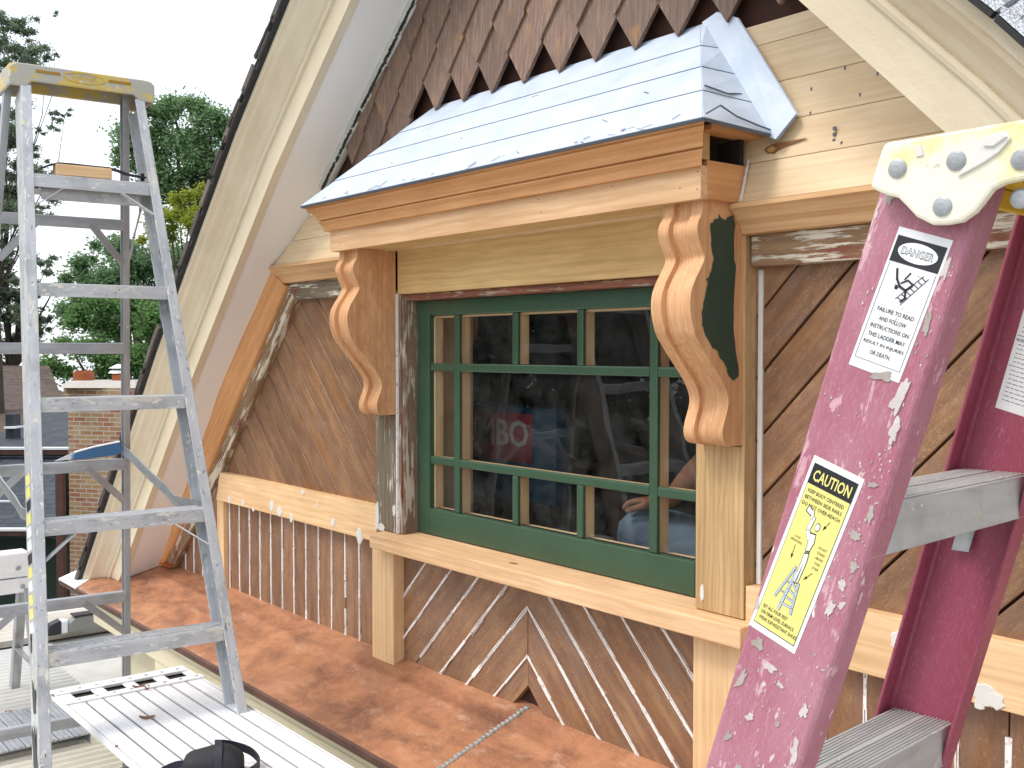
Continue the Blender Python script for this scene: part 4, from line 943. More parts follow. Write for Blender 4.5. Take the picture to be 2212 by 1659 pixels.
for (pts,h) in (([(2120,306),(2150,288),(2178,286),(2186,300),(2160,330),(2128,352),(2092,372),(2068,384),(2082,364),(2108,340)],.0022),([(2130,300),(2165,284),(2180,296),(2150,318),(2128,318)],.004),([(1975,318),(1990,312),(1996,336),(1980,340)],.001)):
    mb.prism([RO+rd*dz(*p)[0]+ZA*dz(*p)[1]-rw*.0362 for p in pts],-rw*h,rd)
mb.each('paint_smear',M['goop'],capr,bev=.001)
mb=MB()
def smear(al,ac,la,wa,rot=0,h=.0008,n=26,rough=.45):
    sd=rng.uniform(0,50); P_=[]
    for i in range(n):
        q_=2*math.pi*i/n; r_=1+rough*1.6*noise.noise(Vector((math.cos(q_)*1.6+sd,math.sin(q_)*1.6,sd)))+rough*.7*noise.noise(Vector((math.cos(q_)*5+sd,math.sin(q_)*5,sd)))
        x,y=math.cos(q_)*la*r_*.66,math.sin(q_)*wa*r_*.62; P_.append((al+x*math.cos(rot)-y*math.sin(rot),max(-.0775,min(.0085,ac+x*math.sin(rot)+y*math.cos(rot)))))
    mb.prism([webN(a_,c_,.0001) for a_,c_ in P_],-rw*h,rd,mat=0 if rng.random()<.65 else 1)
smear(-.100,-.004,.024,.009,-.12,.0014); smear(-.07,.001,.016,.006,0,.0016); smear(-.113,-.024,.006,.017,.2,.0008); smear(-.165,-.001,.018,.004,.1); smear(-.215,.000,.014,.005); smear(-.262,-.068,.006,.006)
for al,ac,l_,w__ in ((.005,.003,.010,.004),(.028,-.005,.006,.009),(.055,.002,.009,.005),(.075,-.002,.008,.006),(.092,.003,.006,.004),(.10,-.006,.010,.005),(.165,-.063,.010,.008),(.18,-.045,.006,.012),(.19,-.03,.004,.006),(.205,-.07,.014,.005),(.20,.0,.012,.006),(.235,-.05,.006,.006),(.24,.003,.016,.005),(.225,-.02,.004,.003),(.265,-.066,.008,.005),(.28,-.01,.02,.007),(.29,-.045,.008,.006),(.31,-.068,.01,.006),(.33,-.02,.012,.006),(.34,.002,.014,.004),(.13,-.0775,.01,.004),(.36,-.055,.01,.007),(-.02,-.004,.004,.008)): smear(al,ac,l_,w__,rng.uniform(-.4,.4))
flecks=[M['daub'],plain('greyed_paint_spot',lin('b3aaa2'),.6,0,.3,40)]
mb.each('paint_smear',flecks,G); mb=MB()
for i in range(170):
    smear(rng.uniform(-.24,.42),rng.choice((rng.uniform(-.005,.0085),rng.uniform(-.076,.008))),rng.uniform(.0006,.0028),rng.uniform(.0005,.0016),0,.0006,9)
mb.build('paint_flecks',flecks,G)['kind']='stuff'
# ---- stickers
class Label:
    def __init__(s,TL,TR,BL,web=webN,sg=1):
        s.TL=Vector(TL); s.ex=Vector(TR)-s.TL; s.ey=Vector(BL)-s.TL; s.w=s.ex.length; s.h=s.ey.length; s.web=web
    def at(s,u,v,h): p=s.TL+s.ex*u+s.ey*v; return s.web(p.x,p.y,h)
    def rect(s,mb,u0,v0,u1,v1,h,mat=0,t=.0002):
        P=[s.at(u,v,h) for u,v in ((u0,v0),(u1,v0),(u1,v1),(u0,v1))]; mb.prism(P,(s.at(0,0,h-t)-s.at(0,0,h)),rd,mat=mat)
    def poly(s,mb,pts,h,mat=0,t=.0002):
        mb.prism([s.at(u,v,h) for u,v in pts],(s.at(0,0,h-t)-s.at(0,0,h)),rd,mat=mat)
    def line(s,mb,pts,wm,h,mat=0):
        for (a,b) in zip(pts[:-1],pts[1:]):
            A_=Vector((a[0]*s.w,a[1]*s.h)); B_=Vector((b[0]*s.w,b[1]*s.h)); d=(B_-A_); 
            if d.length<1e-7: continue
            d.normalize(); n=Vector((-d.y,d.x))*wm/2; A_-=d*wm*.3; B_+=d*wm*.3
            s.poly(mb,[((q.x)/s.w,(q.y)/s.h) for q in (A_-n,B_-n,B_+n,A_+n)],h,mat)
    def text(s,mb,str_,u,v,wu,hv,h,mat=0,bold=0): put_text(mb,str_,lambda x,y:s.at(x/s.w,y/s.h,h),u*s.w,v*s.h,wu*s.w,hv*s.h,mat,bold)
    def oval(s,mb,u,v,ru,rv,h,mat=0): s.poly(mb,[(u+ru*math.cos(2*math.pi*i/24),v+rv*math.sin(2*math.pi*i/24)) for i in range(24)],h,mat)
INK=[M['white'],M['black'],M['stickyel'],M['blueink'],M['grey_ink']]
Lb=Label((-.2405,-.0515),(-.2385,-.0015),(-.1135,-.0590)); mb=MB()
Lb.rect(mb,0,0,1,1,.0004); Lb.rect(mb,.04,.055,.955,.235,.0007,1); Lb.oval(mb,.5,.145,.37,.068,.0010,0)
for a,b in (((.06,.245),(.06,.93)),((.94,.245),(.94,.93)),((.06,.93),(.94,.93))): Lb.line(mb,[a,b],.0004,.0007,4)
sk=MB()
Lb.text(sk,'DANGER',.5,.145,.60,.055,.0013,4,.02); Lb.text(sk,'DANGER',.5,.145,.575,.040,.0016,0,-.012)
for i,(tx,wd) in enumerate((('FAILURE TO READ',.70),('AND FOLLOW',.52),('INSTRUCTIONS ON',.74),('THIS LADDER MAY',.72),('RESULT IN INJURIES',.78),('OR DEATH.',.40))): Lb.text(sk,tx,.5,.565+.060*i,wd,.030,.0008,1,.008)
# falling figure and ladder
for p,w_ in (([(.62,.28),(.80,.30)],.0001),([(.84,.285),(.52,.50)],.0006),([(.74,.275),(.40,.47)],.0006)): Lb.line(sk,p,w_,.0008,1)
for i in range(7): t=i/6; Lb.line(sk,[(.735-.30*t,.29+.17*t),(.80-.25*t,.305+.17*t)],.0008,.0008,1)
for p,w_ in (([(.24,.275),(.30,.34),(.40,.385)],.0020),([(.40,.385),(.52,.40),(.60,.36)],.0022),([(.40,.36),(.50,.33),(.62,.35)],.0016),([(.52,.40),(.56,.45),(.50,.48)],.0018),([(.44,.33),(.50,.28)],.0014)): Lb.line(sk,p,w_,.0008,1)
Lb.oval(sk,.34,.395,.035,.016,.0008,1)
w_=mb.build('warning_label',INK,G); w_['label']='white danger sticker'; sk.build('lettering',INK,w_)
L2=Label((-.0250,-.0650),(-.0215,-.0120),(.1525,-.0785)); mb=MB(); sk=MB()
L2.rect(mb,0,0,1,1,.0004); L2.rect(mb,.065,.035,.935,.965,.0006,1); L2.rect(mb,.075,.040,.925,.960,.0008,2); L2.rect(mb,.065,.035,.935,.145,.0010,1)
L2.text(sk,'CAUTION',.5,.092,.74,.062,.0013,2,.02)
for i,(tx,wd) in enumerate((('KEEP BODY CENTERED',.72),('BETWEEN SIDE RAILS',.74),('DO NOT OVER-REACH',.76))): L2.text(sk,tx,.49,.178+.036*i,wd,.020,.0011,1,.006)
for i,tx in enumerate(('LOCK','SPREADERS')): L2.text(sk,tx,.27,.43+.022*i,(.12,.24)[i],.012,.0011,1)
for i,(tx,wd) in enumerate((('DO NOT',.16),('STAND',.15),('ABOVE',.15),('THIS',.11),('STEP',.12))): L2.text(sk,tx,.78,.425+.028*i,wd,.014,.0011,1)
for i,(tx,wd) in enumerate((('SET ALL FOUR FEET',.52),('ON FIRM LEVEL SURFACE',.70),('WEAR SLIP-RESISTANT SHOES',.80))): L2.text(sk,tx,.13+wd/2,.855+.033*i,wd,.020,.0011,1,.006)
def fig(pts,wd): 
    L2.line(sk,pts,wd,.0010,1); L2.line(sk,pts,wd-.0009,.00135,0)
fig([(.42,.30),(.40,.37),(.47,.41)],.0042); fig([(.36,.27),(.40,.31)],.0035)
L2.poly(sk,[(.25,.245),(.37,.265),(.35,.30),(.23,.285)],.0010,1); L2.poly(sk,[(.265,.252),(.355,.268),(.340,.293),(.25,.28)],.0013,0)
L2.oval(sk,.545,.335,.048,.024,.0010,1); L2.oval(sk,.545,.335,.040,.019,.0013,0)
L2.poly(sk,[(.44,.375),(.57,.37),(.60,.42),(.57,.475),(.49,.48),(.47,.42)],.0010,1); L2.poly(sk,[(.455,.382),(.565,.377),(.588,.42),(.56,.468),(.50,.473),(.482,.42)],.0013,0)
L2.poly(sk,[(.49,.485),(.58,.475),(.60,.53),(.585,.66),(.545,.66),(.54,.56),(.53,.665),(.485,.665)],.0010,1); L2.poly(sk,[(.502,.492),(.572,.483),(.588,.53),(.575,.652),(.556,.652),(.545,.53),(.52,.655),(.496,.655)],.0013,0)
def lad(pts,wd): L2.line(sk,pts,wd,.0010,1); L2.line(sk,pts,wd-.0008,.0013,3)
lad([(.48,.60),(.42,.93-.10)],.0030); lad([(.60,.655),(.66,.82)],.0030); lad([(.44,.58),(.27,.775)],.0024)
for t in (.2,.42,.64,.86): lad([(.48-.06*t,.62+.20*t),(.605+.055*t,.66+.15*t)],.0024)
lad([(.31,.735),(.44,.735)],.0014); lad([(.36,.675),(.46,.67)],.0014)
for a,b in (((.28,.475),(.29,.54)),((.72,.28),(.66,.325)),((.76,.565),(.67,.61))):
    L2.line(sk,[a,b],.0005,.0011,1); d=Vector((b[0]*L2.w-a[0]*L2.w,b[1]*L2.h-a[1]*L2.h)).normalized(); n=Vector((-d.y,d.x)); B_=Vector((b[0]*L2.w,b[1]*L2.h)); 
    L2.poly(sk,[((q.x)/L2.w,(q.y)/L2.h) for q in (B_+d*.002,B_-d*.0025+n*.0013,B_-d*.0025-n*.0013)],.0011,1)
w_=mb.build('warning_label',INK,G); w_['label']='yellow caution sticker'; sk.build('lettering',INK,w_)
# instruction sticker inside the far rail
webI=lambda al,ac,h=0: webF(al,ac,0)-rw*h
L3=Label((-.30,-.056),(-.30,-.006),(-.060,-.056),web=webI); mb=MB(); sk=MB(); L3.rect(mb,0,0,1,1,.0004)
for i in range(46):
    v=.03+.0205*i
    if i in (30,37): L3.line(sk,[(.03,v),(.97,v)],.0005,.0007,1); continue
    if i==31: L3.text(sk,'PROPER CARE AND STORAGE',.40,v,.72,.014,.0007,1); continue
    x=.10
    while x<.95:
        l=rng.uniform(.03,.12); L3.line(sk,[(x,v),(min(x+l,.96),v)],.0008,.0007,4); x+=l+.035
w_=mb.build('warning_label',INK,G); w_['label']='white instruction sticker inside the far rail'; sk.build('lettering',INK,w_)
# ================================================================ inside the room
def at_in(px,py,y): return atY(px,py,y)
JY=.46
a=at_in(955,868,JY); b=at_in(1200,1092,JY); c=at_in(1200,868,JY)
X0,X1,Z0,Z1=a.x-.06,c.x,a.z-.33,a.z
J=thing('packing_box','dark blue carton with red JUMBO banner seen through the window','carton',((X0+X1)/2,JY+.15,Z0))
MB().box(X0,X1,JY,JY+.06,Z0,Z1).build('carton_body',[plain('deep_blue_card',lin('143f59'),.5)],J,bev=.004)
p0=at_in(966,905,JY); p1=at_in(1141,985,JY)
zt=at_in(1075,890,JY).z; zb=at_in(1075,992,JY).z
mb=MB().box(p0.x,p1.x+.02,JY-.003,JY-.0005,zb,zt); mb.build('red_banner',[plain('red_banner_print',lin('97303d'),.5)],J)
mb=MB(); put_text(mb,'JUMBO',lambda x,y:Vector((x,JY-.0038,-y)),(at_in(984,900,JY).x+at_in(1143,900,JY).x)/2,-(zb+zt)/2,(at_in(1143,900,JY).x-at_in(984,900,JY).x),(zt-zb)*.74,0,.02); mb.build('lettering',[plain('cream_print',lin('b5ae9e'),.5)],J)
a=at_in(990,1125,.38); b=at_in(1225,1125,.38)
K=MB().box(a.x,b.x,.38,.45,-1.06,a.z).box(a.x+.002,b.x-.002,.3785,.38,a.z-.05,a.z-.047).build('cardboard_box',[plain('brown_card',lin('8d7350'),.8)],None,bev=.003); tag(K,'plain brown cardboard box on the floor inside, below the blue carton','box')
# the blue carton stands on a low bench behind it
bn=thing('bench','low dark bench inside the room under the blue carton','bench',((X0+X1)/2,JY+.2,-1.06)); 
MB().box(X0-.05,X1+.1,JY-.005,JY+.4,Z0-.03,Z0-.001).build('bench_top',M['dark'],bn)
for x in (X0,X1): MB().box(x-.02,x+.02,JY+.1,JY+.35,-1.06,Z0-.031,along=ZA).build('leg',M['dark'],bn)
# crouching person in jeans
def skin(name,chains,mat,parent,label=None,sub=2):
    bm=bmesh.new(); lay=None; V={}
    rad={}
    for ch in chains:
        prev=None
        for key,p,r in ch:
            if key not in V: V[key]=bm.verts.new(p); rad[key]=r
            if prev and not any(V[prev] in e.verts and V[key] in e.verts for e in bm.edges): bm.edges.new((V[prev],V[key]))
            prev=key
    bm.verts.index_update(); me=bpy.data.meshes.new(name); bm.to_mesh(me)
    order={k:v.index for k,v in V.items()}; bm.free()
    me.materials.append(mat); o=bpy.data.objects.new(name,me); COL.objects.link(o)
    s=o.modifiers.new('skin','SKIN'); s.use_smooth_shade=True; sb=o.modifiers.new('sub','SUBSURF'); sb.levels=sub; sb.render_levels=sub
    for k,i in order.items():
        r=rad[k]; me.skin_vertices[0].data[i].radius=(r,r) if not isinstance(r,tuple) else r
    first=order[chains[0][0][0]]; me.skin_vertices[0].data[first].use_root=True
    if parent:
        o.parent=parent; o.location=-parent.location
    return o
skinm=plain('tanned_skin',lin('85583f'),.55,0,.1); jean=plain('faded_blue_jeans',lin('5d7388'),.85,0,.3,10,.3); shirt=plain('dark_navy_shirt',lin('252a33'),.9); hair=plain('dark_brown_hair',lin('2c211b'),.7)
pv=Vector((-1.58,.40,-.66)); FLR=-1.06
PP=thing('person','person in faded jeans crouching inside behind the window, forearm resting forward','person',(pv.x,pv.y,FLR))
k1=at_in(1345,1120,.46)+Vector((0,0,-.02)); 
kn1=atY(1372,1132,.25); kn2=kn1+Vector((.14,.34,-.02))
hipA=pv+Vector((-.05,-.10,0)); hipB=pv+Vector((-.05,.10,0)); chest=pv+Vector((-.10,.02,.42)); neck=chest+Vector((-.03,0,.13)); head=neck+Vector((-.03,0,.16))
shA=chest+Vector((-.02,-.18,.06)); shB=chest+Vector((-.02,.18,.06)); el=atY(1540,985,.22); wr=atY(1452,1075,.20); elB=Vector((-1.84,.66,-.34)); wrB=kn2+Vector((.05,-.02,.12))
body=[[('pel',pv,.145),('bel',pv+Vector((-.05,.01,.2)),.135),('chest',chest,.15),('neck',neck,.055),('jaw',neck+Vector((-.035,0,.07)),.06),('face',head,.088),('crown',head+Vector((.01,0,.075)),.06)],
 [('chest',chest,.15),('shA',shA,.062),('mA',(shA+el)/2,.047),('elA',el,.04),('faA',(el+wr)/2,.038),('wrA',wr,.027),('pmA',wr+Vector((-.07,-.01,-.02)),.034)],
 [('chest',chest,.15),('shB',shB,.062),('mB',(shB+elB)/2,.047),('elB',elB,.04),('wrB',wrB,.027),('pmB',wrB+Vector((-.07,-.01,-.02)),.034)],
 [('pel',pv,.145),('hA',hipA+Vector((-.08,-.02,0)),.10),('knA',kn1+Vector((.05,.02,-.02)),.062),('anA',Vector((-1.86,.27,-1.0)),.04),('toA',Vector((-2.0,.26,-1.035)),.032)],
 [('pel',pv,.145),('hB',hipB+Vector((-.08,.02,0)),.10),('knB',kn2+Vector((.05,0,-.02)),.062),('anB',Vector((-1.74,.60,-1.0)),.04),('toB',Vector((-1.88,.60,-1.035)),.032)]]
skin('body',body,skinm,PP)
skin('jeans',[[('p',pv+Vector((-.01,0,.03)),.160),('hA',hipA+Vector((-.10,-.02,.02)),.118),('tA',(hipA+kn1)/2+Vector((0,0,.02)),.105),('kA',kn1,.098),('cA',kn1*.5+Vector((-1.87,.27,-.98))*.5,.072),('aA',Vector((-1.87,.27,-.98)),.058)],
  [('p',pv+Vector((-.01,0,.03)),.160),('hB',hipB+Vector((-.10,.02,.02)),.118),('tB',(hipB+kn2)/2+Vector((0,0,.02)),.105),('kB',kn2,.086),('cB',kn2*.5+Vector((-1.75,.60,-.98))*.5,.072),('aB',Vector((-1.75,.60,-.98)),.058)]],jean,PP)
skin('shirt',[[('a',pv+Vector((-.03,.0,.12)),.158),('b',pv+Vector((-.06,.01,.26)),.152),('c',chest,.165),('n',neck+Vector((0,0,-.04)),.075)],[('c',chest,.165),('s',shA,.078),('u',(shA*.45+el*.55),.062)],[('c',chest,.165),('t',shB,.078),('v',(shB*.45+elB*.55),.062)]],shirt,PP)
skin('hair',[[('a',head+Vector((.03,0,.0)),.085),('b',head+Vector((.015,0,.06)),.088),('c',head+Vector((-.02,0,.095)),.06)]],hair,PP)
mb=MB(); fwd=Vector((-1,0,-.15)).normalized()
for sy in (-1,1): mb.ball(head+fwd*.082+Vector((0,.033*sy,.012)),.011,nu=8,nv=5)
mb.build('eyes',plain('eye_white',lin('d8d4cc'),.3),PP,smooth=True)
MB().ball(head+fwd*.094+Vector((0,0,-.015)),.014,.012,.022).ball(head+Vector((.005,-.088,-.005)),.014,.009,.026).ball(head+Vector((.005,.088,-.005)),.014,.009,.026).ball(head+fwd*.082+Vector((0,0,-.052)),.008,.022,.006).build('features',skinm,PP,smooth=True)
for wv,nm,fl in ((wr,'hand',1),(wrB,'hand',-1)):
    pm=wv+Vector((-.07,-.01,-.02)); ch=[]
    for i in range(4):
        y=(-.03+.02*i); L_=(.055,.068,.064,.05)[i]
        b0=pm+Vector((-.012,y,0)); ch.append([('r',pm,.018),('%d0'%i,b0+Vector((-.012,0,.004)),.0095),('%d1'%i,b0+Vector((-.012-L_*.5,y*.1,-.004)),.009),('%d2'%i,b0+Vector((-.01-L_*.85,y*.15,-.024)),.008)])
    ch.append([('r',pm,.018),('t0',pm+Vector((.012,-.034*fl,-.004)),.011),('t1',pm+Vector((-.022,-.05*fl,-.016)),.0095),('t2',pm+Vector((-.045,-.046*fl,-.024)),.008)])
    skin(nm,ch,skinm,PP,sub=1)
# ================================================================ porch roof and what lies on it
deckm=plain('grey_flat_roofing',lin('c2c0ba'),.85,0,.2,5,.2)
tag(MB().box(-7.05,3,-4.5,-.214,-1.9,FLOOR,along=XA).box(-7.05,-5.025,-.2135,1.6,-1.9,FLOOR,along=YA).build('porch_roof',deckm),kind='structure')
wb=wood('weathered_grey_boards',lin('9c968c'),lin('d2cdc4'),1.0,amt=.2)
o=MB(); 
for i in range(5): o.box(-7.08+i*.162,-6.923+i*.162,-1.7,1.35-.1*i,FLOOR+.012,FLOOR+.048,along=YA)
o.box(-7.0,-6.4,-1.5,-1.44,FLOOR,FLOOR+.0115).box(-7.0,-6.4,.3,.36,FLOOR,FLOOR+.0115)
o=o.build('weathered_boards',wb,bev=.003); tag(o,'sheet of weathered pale boards lying at the far edge of the porch roof','boards')
mb=MB(); V=[];F=[]; n=420
for i in range(n+1):
    x=-6.2+2.9*i/n; z=FLOOR+.016+.008*math.sin(2*math.pi*x/.058)
    V+=[(x,-3.2,z),(x,-.30,z)]
F=[(2*i,2*i+2,2*i+3,2*i+1) for i in range(n)]
mb.add(V,F,YA,shift=False); cm=plain('cream_corrugated_plastic',lin('f5f2ea'),.5,0,.12,7)
o=mb.build('corrugated_sheet',cm,smooth=True); s=o.modifiers.new('solid','SOLIDIFY'); s.thickness=.002; tag(o,'cream corrugated roofing sheet laid over the porch roof','roofing sheet')
T=thing('ribbed_board','short dull grey ribbed metal board lying low at the bottom left','metal board',(-4.75,-1.1,FLOOR+.018))
mb=MB()
for i in range(14):
    y0=-.52-.062*(i+1); mb.box(-4.99,-4.50,y0+.002,y0+.060,FLOOR+.058,FLOOR+.064,along=XA); mb.box(-4.985,-4.505,y0+.02,y0+.026,FLOOR+.0641,FLOOR+.067,along=XA); mb.box(-4.985,-4.505,y0+.042,y0+.048,FLOOR+.0641,FLOOR+.067,along=XA)
mb.build('deck',M['alu_clean'],T)
MB().box(-4.995,-4.495,-.521,-.517,FLOOR+.019,FLOOR+.066).box(-4.995,-4.495,-1.40,-1.396,FLOOR+.019,FLOOR+.066).box(-4.9,-4.88,-1.395,-.522,FLOOR+.019,FLOOR+.057,along=YA).box(-4.6,-4.58,-1.395,-.522,FLOOR+.019,FLOOR+.057,along=YA).build('side_rail',M['alu_clean'],T)
mb=MB()
for y in (-.62,-.72,-.81): mb.disc((-4.975,y,FLOOR+.066),ZA,.008,.003,10,1)
mb.each('rivet',M['rivet'],T)
# low trestle
T=thing('low_trestle','low aluminium trestle with riveted top cap at the left edge, behind the tall stepladder','trestle',(-5.25,-.75,FLOOR))
MB().box(-5.31,-5.20,-.98,-.565,-1.045,-.93).build('top_cap',M['alu_bright'],T,bev=.008)
MB().box(-5.215,-5.192,-.985,-.545,-1.115,-1.05).build('clamp_plate',M['alu_bright'],T,bev=.003)
mb=MB()
for y,z in ((-.615,-1.0),(-.60,-1.085),(-.8,-1.0),(-.8,-1.085)): mb.disc((-5.2 if z>-1.05 else -5.192,y,z),XA,.012,.006,12,1)
mb.each('rivet',M['rivet'],T)
for y,yo in ((-.575,.01),(-.955,-.02)):
    MB().bar((-5.23,y,-1.05),(-5.02,y+yo,FLOOR+.012),[(-.02,-.022),(.02,-.022),(.02,.022),(-.02,.022)],YA,XA).build('leg',M['alu_clean'],T,bev=.002)
    MB().bar((-5.28,y,-1.05),(-5.50,y+yo,FLOOR+.012),[(-.02,-.022),(.02,-.022),(.02,.022),(-.02,.022)],YA,XA).build('leg',M['alu_clean'],T,bev=.002)
    MB().strip([(-5.42,y,-1.42),(-5.1,y,-1.44)],YA*.025,.006).build('cross_brace',M['alu_clean'],T)
# tool on the boards
ty0,ty1,tx,tz=-.16,.19,-6.22,FLOOR+.0505
T=thing('power_tool','grey hand tool with orange end plate and black nose on the weathered boards','tool',(tx,.0,tz))
MB().prism([(tx,ty0+.06,tz),(tx,ty1-.06,tz),(tx,ty1-.06,tz+.085),(tx,ty0+.12,tz+.085),(tx,ty0+.08,tz+.07),(tx,ty0+.055,tz+.03)],(-.07,0,0),YA).build('housing',plain('grey_tool_housing',lin('8f908b'),.4,.2),T,bev=.008)
MB().box(tx+.004,tx-.08,ty0+.09,ty1-.01,tz+.086,tz+.094).build('top_guard',plain('black_tool_rubber',lin('2a2523'),.7),T,bev=.002)
mb=MB().box(tx+.004,tx-.074,ty1-.059,ty1,tz,tz+.0855); mb.build('end_plate',plain('orange_tool_plastic',lin('b9582e'),.5),T,bev=.008)
MB().disc((tx+.0045,ty1-.035,tz+.045),XA,.018,.002).build('socket',M['black'],T)
MB().box(tx,tx-.065,ty0+.02,ty0+.058,tz,tz+.075).build('collar',M['white'],T,bev=.01)
MB().prism([(tx+.002,ty0-.06,tz),(tx+.002,ty0+.019,tz),(tx+.002,ty0+.019,tz+.08),(tx+.002,ty0-.04,tz+.06)],(-.07,0,0)).build('nose',M['black'],T,bev=.006)
for i,(p,q_) in enumerate((((-2,1553),(26,1541)),((12,1537),(46,1540)))):
    a=atZ(*p,FLOOR+.024);b=atZ(*q_,FLOOR+.024)
    o=MB().tube([a,(a+b)/2+Vector((.004,.004,.003)),b],[.006,.009,.005],6,flat=.7).build('wood_splinter',plain('reddish_splinter_%s'%'ab'[i],lin('8b5a4c'),.8)); tag(o,('longer','shorter')[i]+' reddish wood splinter on the corrugated sheet, '+('nearer the ribbed board' if i==0 else 'beside the low trestle leg'),'splinter')
# ================================================================ neighbour's house
N=thing('neighbour_house','neighbour house with blue-grey and brown shingle roofs, brick chimney and rusty red gutters','house',tuple(atS(80,1250,15))[:2]+(-6,))
def shingles(name,a,b,rows):
    t=NT(name); br=t.n.new("ShaderNodeTexBrick"); br.inputs["Scale"].default_value=1; br.inputs["Brick Width"].default_value=.3; br.inputs["Row Height"].default_value=rows; br.inputs["Mortar Size"].default_value=.008; br.offset=.37
    br.inputs["Color1"].default_value=a; br.inputs["Color2"].default_value=b; br.inputs["Mortar"].default_value=tuple(x*.45 for x in a[:3])+(1,)
    t.l.new(t.gc(),br.inputs["Vector"]); n=t.noise(t.gc((3,3,3)),1,4); c=t.mix(t.step(n,.3,.8),br.outputs["Color"],t.mix(1,br.outputs["Color"],(.7,.7,.7,1),'MULTIPLY')); return t.fin(c,.9)
slate=shingles('blue_grey_shingles',lin('3a4149'),lin('474f58'),.14); brn=shingles('brown_shingles',lin('4c3e37'),lin('64544b'),.13)
def slab(pts,mat,name,th=.1,along=_r):
    P=[atS(*p) for p in pts]; n=(P[1]-P[0]).cross(P[2]-P[0]).normalized(); n=n if n.dot(CAM-P[0])>0 else -n
    mb=MB(); a=Vector(along).normalized(); b=n.cross(a); off=Vector((0,0,0))
    mb.prism(P,-n*th,a,shift=False)
    mb.g=[Vector((p.dot(a),p.dot(b),p.dot(n))) for p in mb.v]
    return mb.build(name,mat,N)
slab([(-160,968,15.5),(150,968,15.5),(190,870,18.4),(88,893,18.2),(0,937,17.2),(-160,1000,16)][:5]+[(-160,905,17.2)],slate,'upper_roof')
slab([(-160,960,20),(220,960,20),(220,880,22.5),(127,842,24.5),(106,790,26),(-160,789,26)],brn,'far_roof')
slab([(-160,1152,13.2),(128,1145,13.2),(133,985,15.45),(-160,985,15.45)],slate,'lower_roof')
redm=plain('rusty_red_gutter',lin('623f39'),.6,0,.4,6)
def fbox(x0,x1,y0,y1,s,dp,mat,name):
    a,b=atS(x0,y1,s),atS(x1,y0,s); hx=(atS(x1,y0,s)-atS(x0,y0,s))/2; c=(a+b)/2; hz=ZA*((b.z-a.z)/2); dv=_r.cross(ZA)*-1
    dv=Vector((_f.x,_f.y,0)).normalized(); hx=Vector((hx.x,hx.y,0))
    return MB().obox(c+dv*dp/2,hx,dv*dp/2,hz,along=hx).build(name,mat,N)
for y,s,x1 in ((972,15.3,150),(1148,13.0,122)):
    fbox(-160,x1,y,y+10,s,.12,redm,'gutter'); fbox(-160,x1,y-5,y-.5,s-.02,.12,M['white'],'gutter_edge')
sid=shingles('dark_green_clapboards',lin('2c4038'),lin('33483f'),.16)
fbox(-200,176,1161,1900,13.6,1.5,M['siding'],'wall'); fbox(-160,152,984,1200,15.6,.3,M['siding'],'wall')
mb=[fbox(121,136,1005,1345,12.4,.1,redm,'downspout')]
# vents on the slate roof
fbox(12,28,1025-130,1052-130+30,16.0,.25,plain('vent_black',lin('2b2f36'),.6),'roof_vent'); fbox(8,32,922,926,15.9,.3,M['white'],'vent_collar')
fbox(-20,27,1082,1085,14.0,.2,M['white'],'skylight_edge'); fbox(-20,20,1086,1110,14.05,.3,M['black'],'skylight')
# chimney
def brick():
    t=NT('mixed_red_tan_brick'); br=t.n.new("ShaderNodeTexBrick"); br.inputs["Scale"].default_value=1; br.inputs["Brick Width"].default_value=.165; br.inputs["Row Height"].default_value=.0535; br.inputs["Mortar Size"].default_value=.006; br.inputs["Bias"].default_value=0
    br.inputs["Color1"].default_value=lin('98604a'); br.inputs["Color2"].default_value=lin('a68c63'); br.inputs["Mortar"].default_value=lin('b9b0a4')
    t.l.new(t.gc(),br.inputs["Vector"]); n=t.noise(t.gc((2.5,6,6)),1.5,4); c=t.mix(t.math('MULTIPLY',t.step(n,.5,.7),.45),br.outputs["Color"],lin('b8aaa0')); return t.fin(c,.9)
bm_=brick()
def cbox(x0,x1,y0,y1,s,dp,name,mat,parent,push=0):
    a,b=atS(x0,y1,s),atS(x1,y0,s); dv=Vector((_f.x,_f.y,0)).normalized(); rr=Vector((_r.x,_r.y,0)).normalized()
    ang=R(-16); rv=rr*math.cos(ang)+dv*math.sin(-ang)*-1; dvv=Vector((-rv.y,rv.x,0)); dvv=dvv if dvv.dot(dv)>0 else -dvv
    w=((b-a).dot(rr))/2; c=(a+b)/2; hz=(b.z-a.z)/2
    mb=MB(); mb.obox(c+dvv*(dp/2+push),rv*w,dvv*dp/2,ZA*hz,along=rv,shift=False)
    mb.g=[Vector((p.dot(rv)+p.dot(dvv),p.z,0)) for p in mb.v]
    return mb.build(name,mat,parent)
ch=cbox(140,288,845,1600,12.7,.6,'chimney',bm_,N)
cbox(129,297,838,866,12.66,.7,'corbel',bm_,ch,-.04)
mb=MB()
a,b=atS(128,838,12.6),atS(298,838,12.6); m=(a+b)/2; dv=Vector((_f.x,_f.y,0)).normalized(); hv=(b-a)/2
P0=[m+hv*sx+dv*(.36+.38*sy) for sx,sy in ((-1,-1),(1,-1),(1,1),(-1,1))]; P1=[m+hv*.86*sx+dv*(.36+.28*sy)+ZA*.08 for sx,sy in ((-1,-1),(1,-1),(1,1),(-1,1))]
mb.add(P0+P1,[(3,2,1,0),(4,5,6,7)]+[(i,(i+1)%4,4+(i+1)%4,4+i) for i in range(4)]); mb.build('mortar_crown',plain('pale_mortar',lin('b8b4ac'),.9,0,.2,4),ch)
clay=plain('orange_clay_flue',lin('a65c35'),.8,0,.25,4)
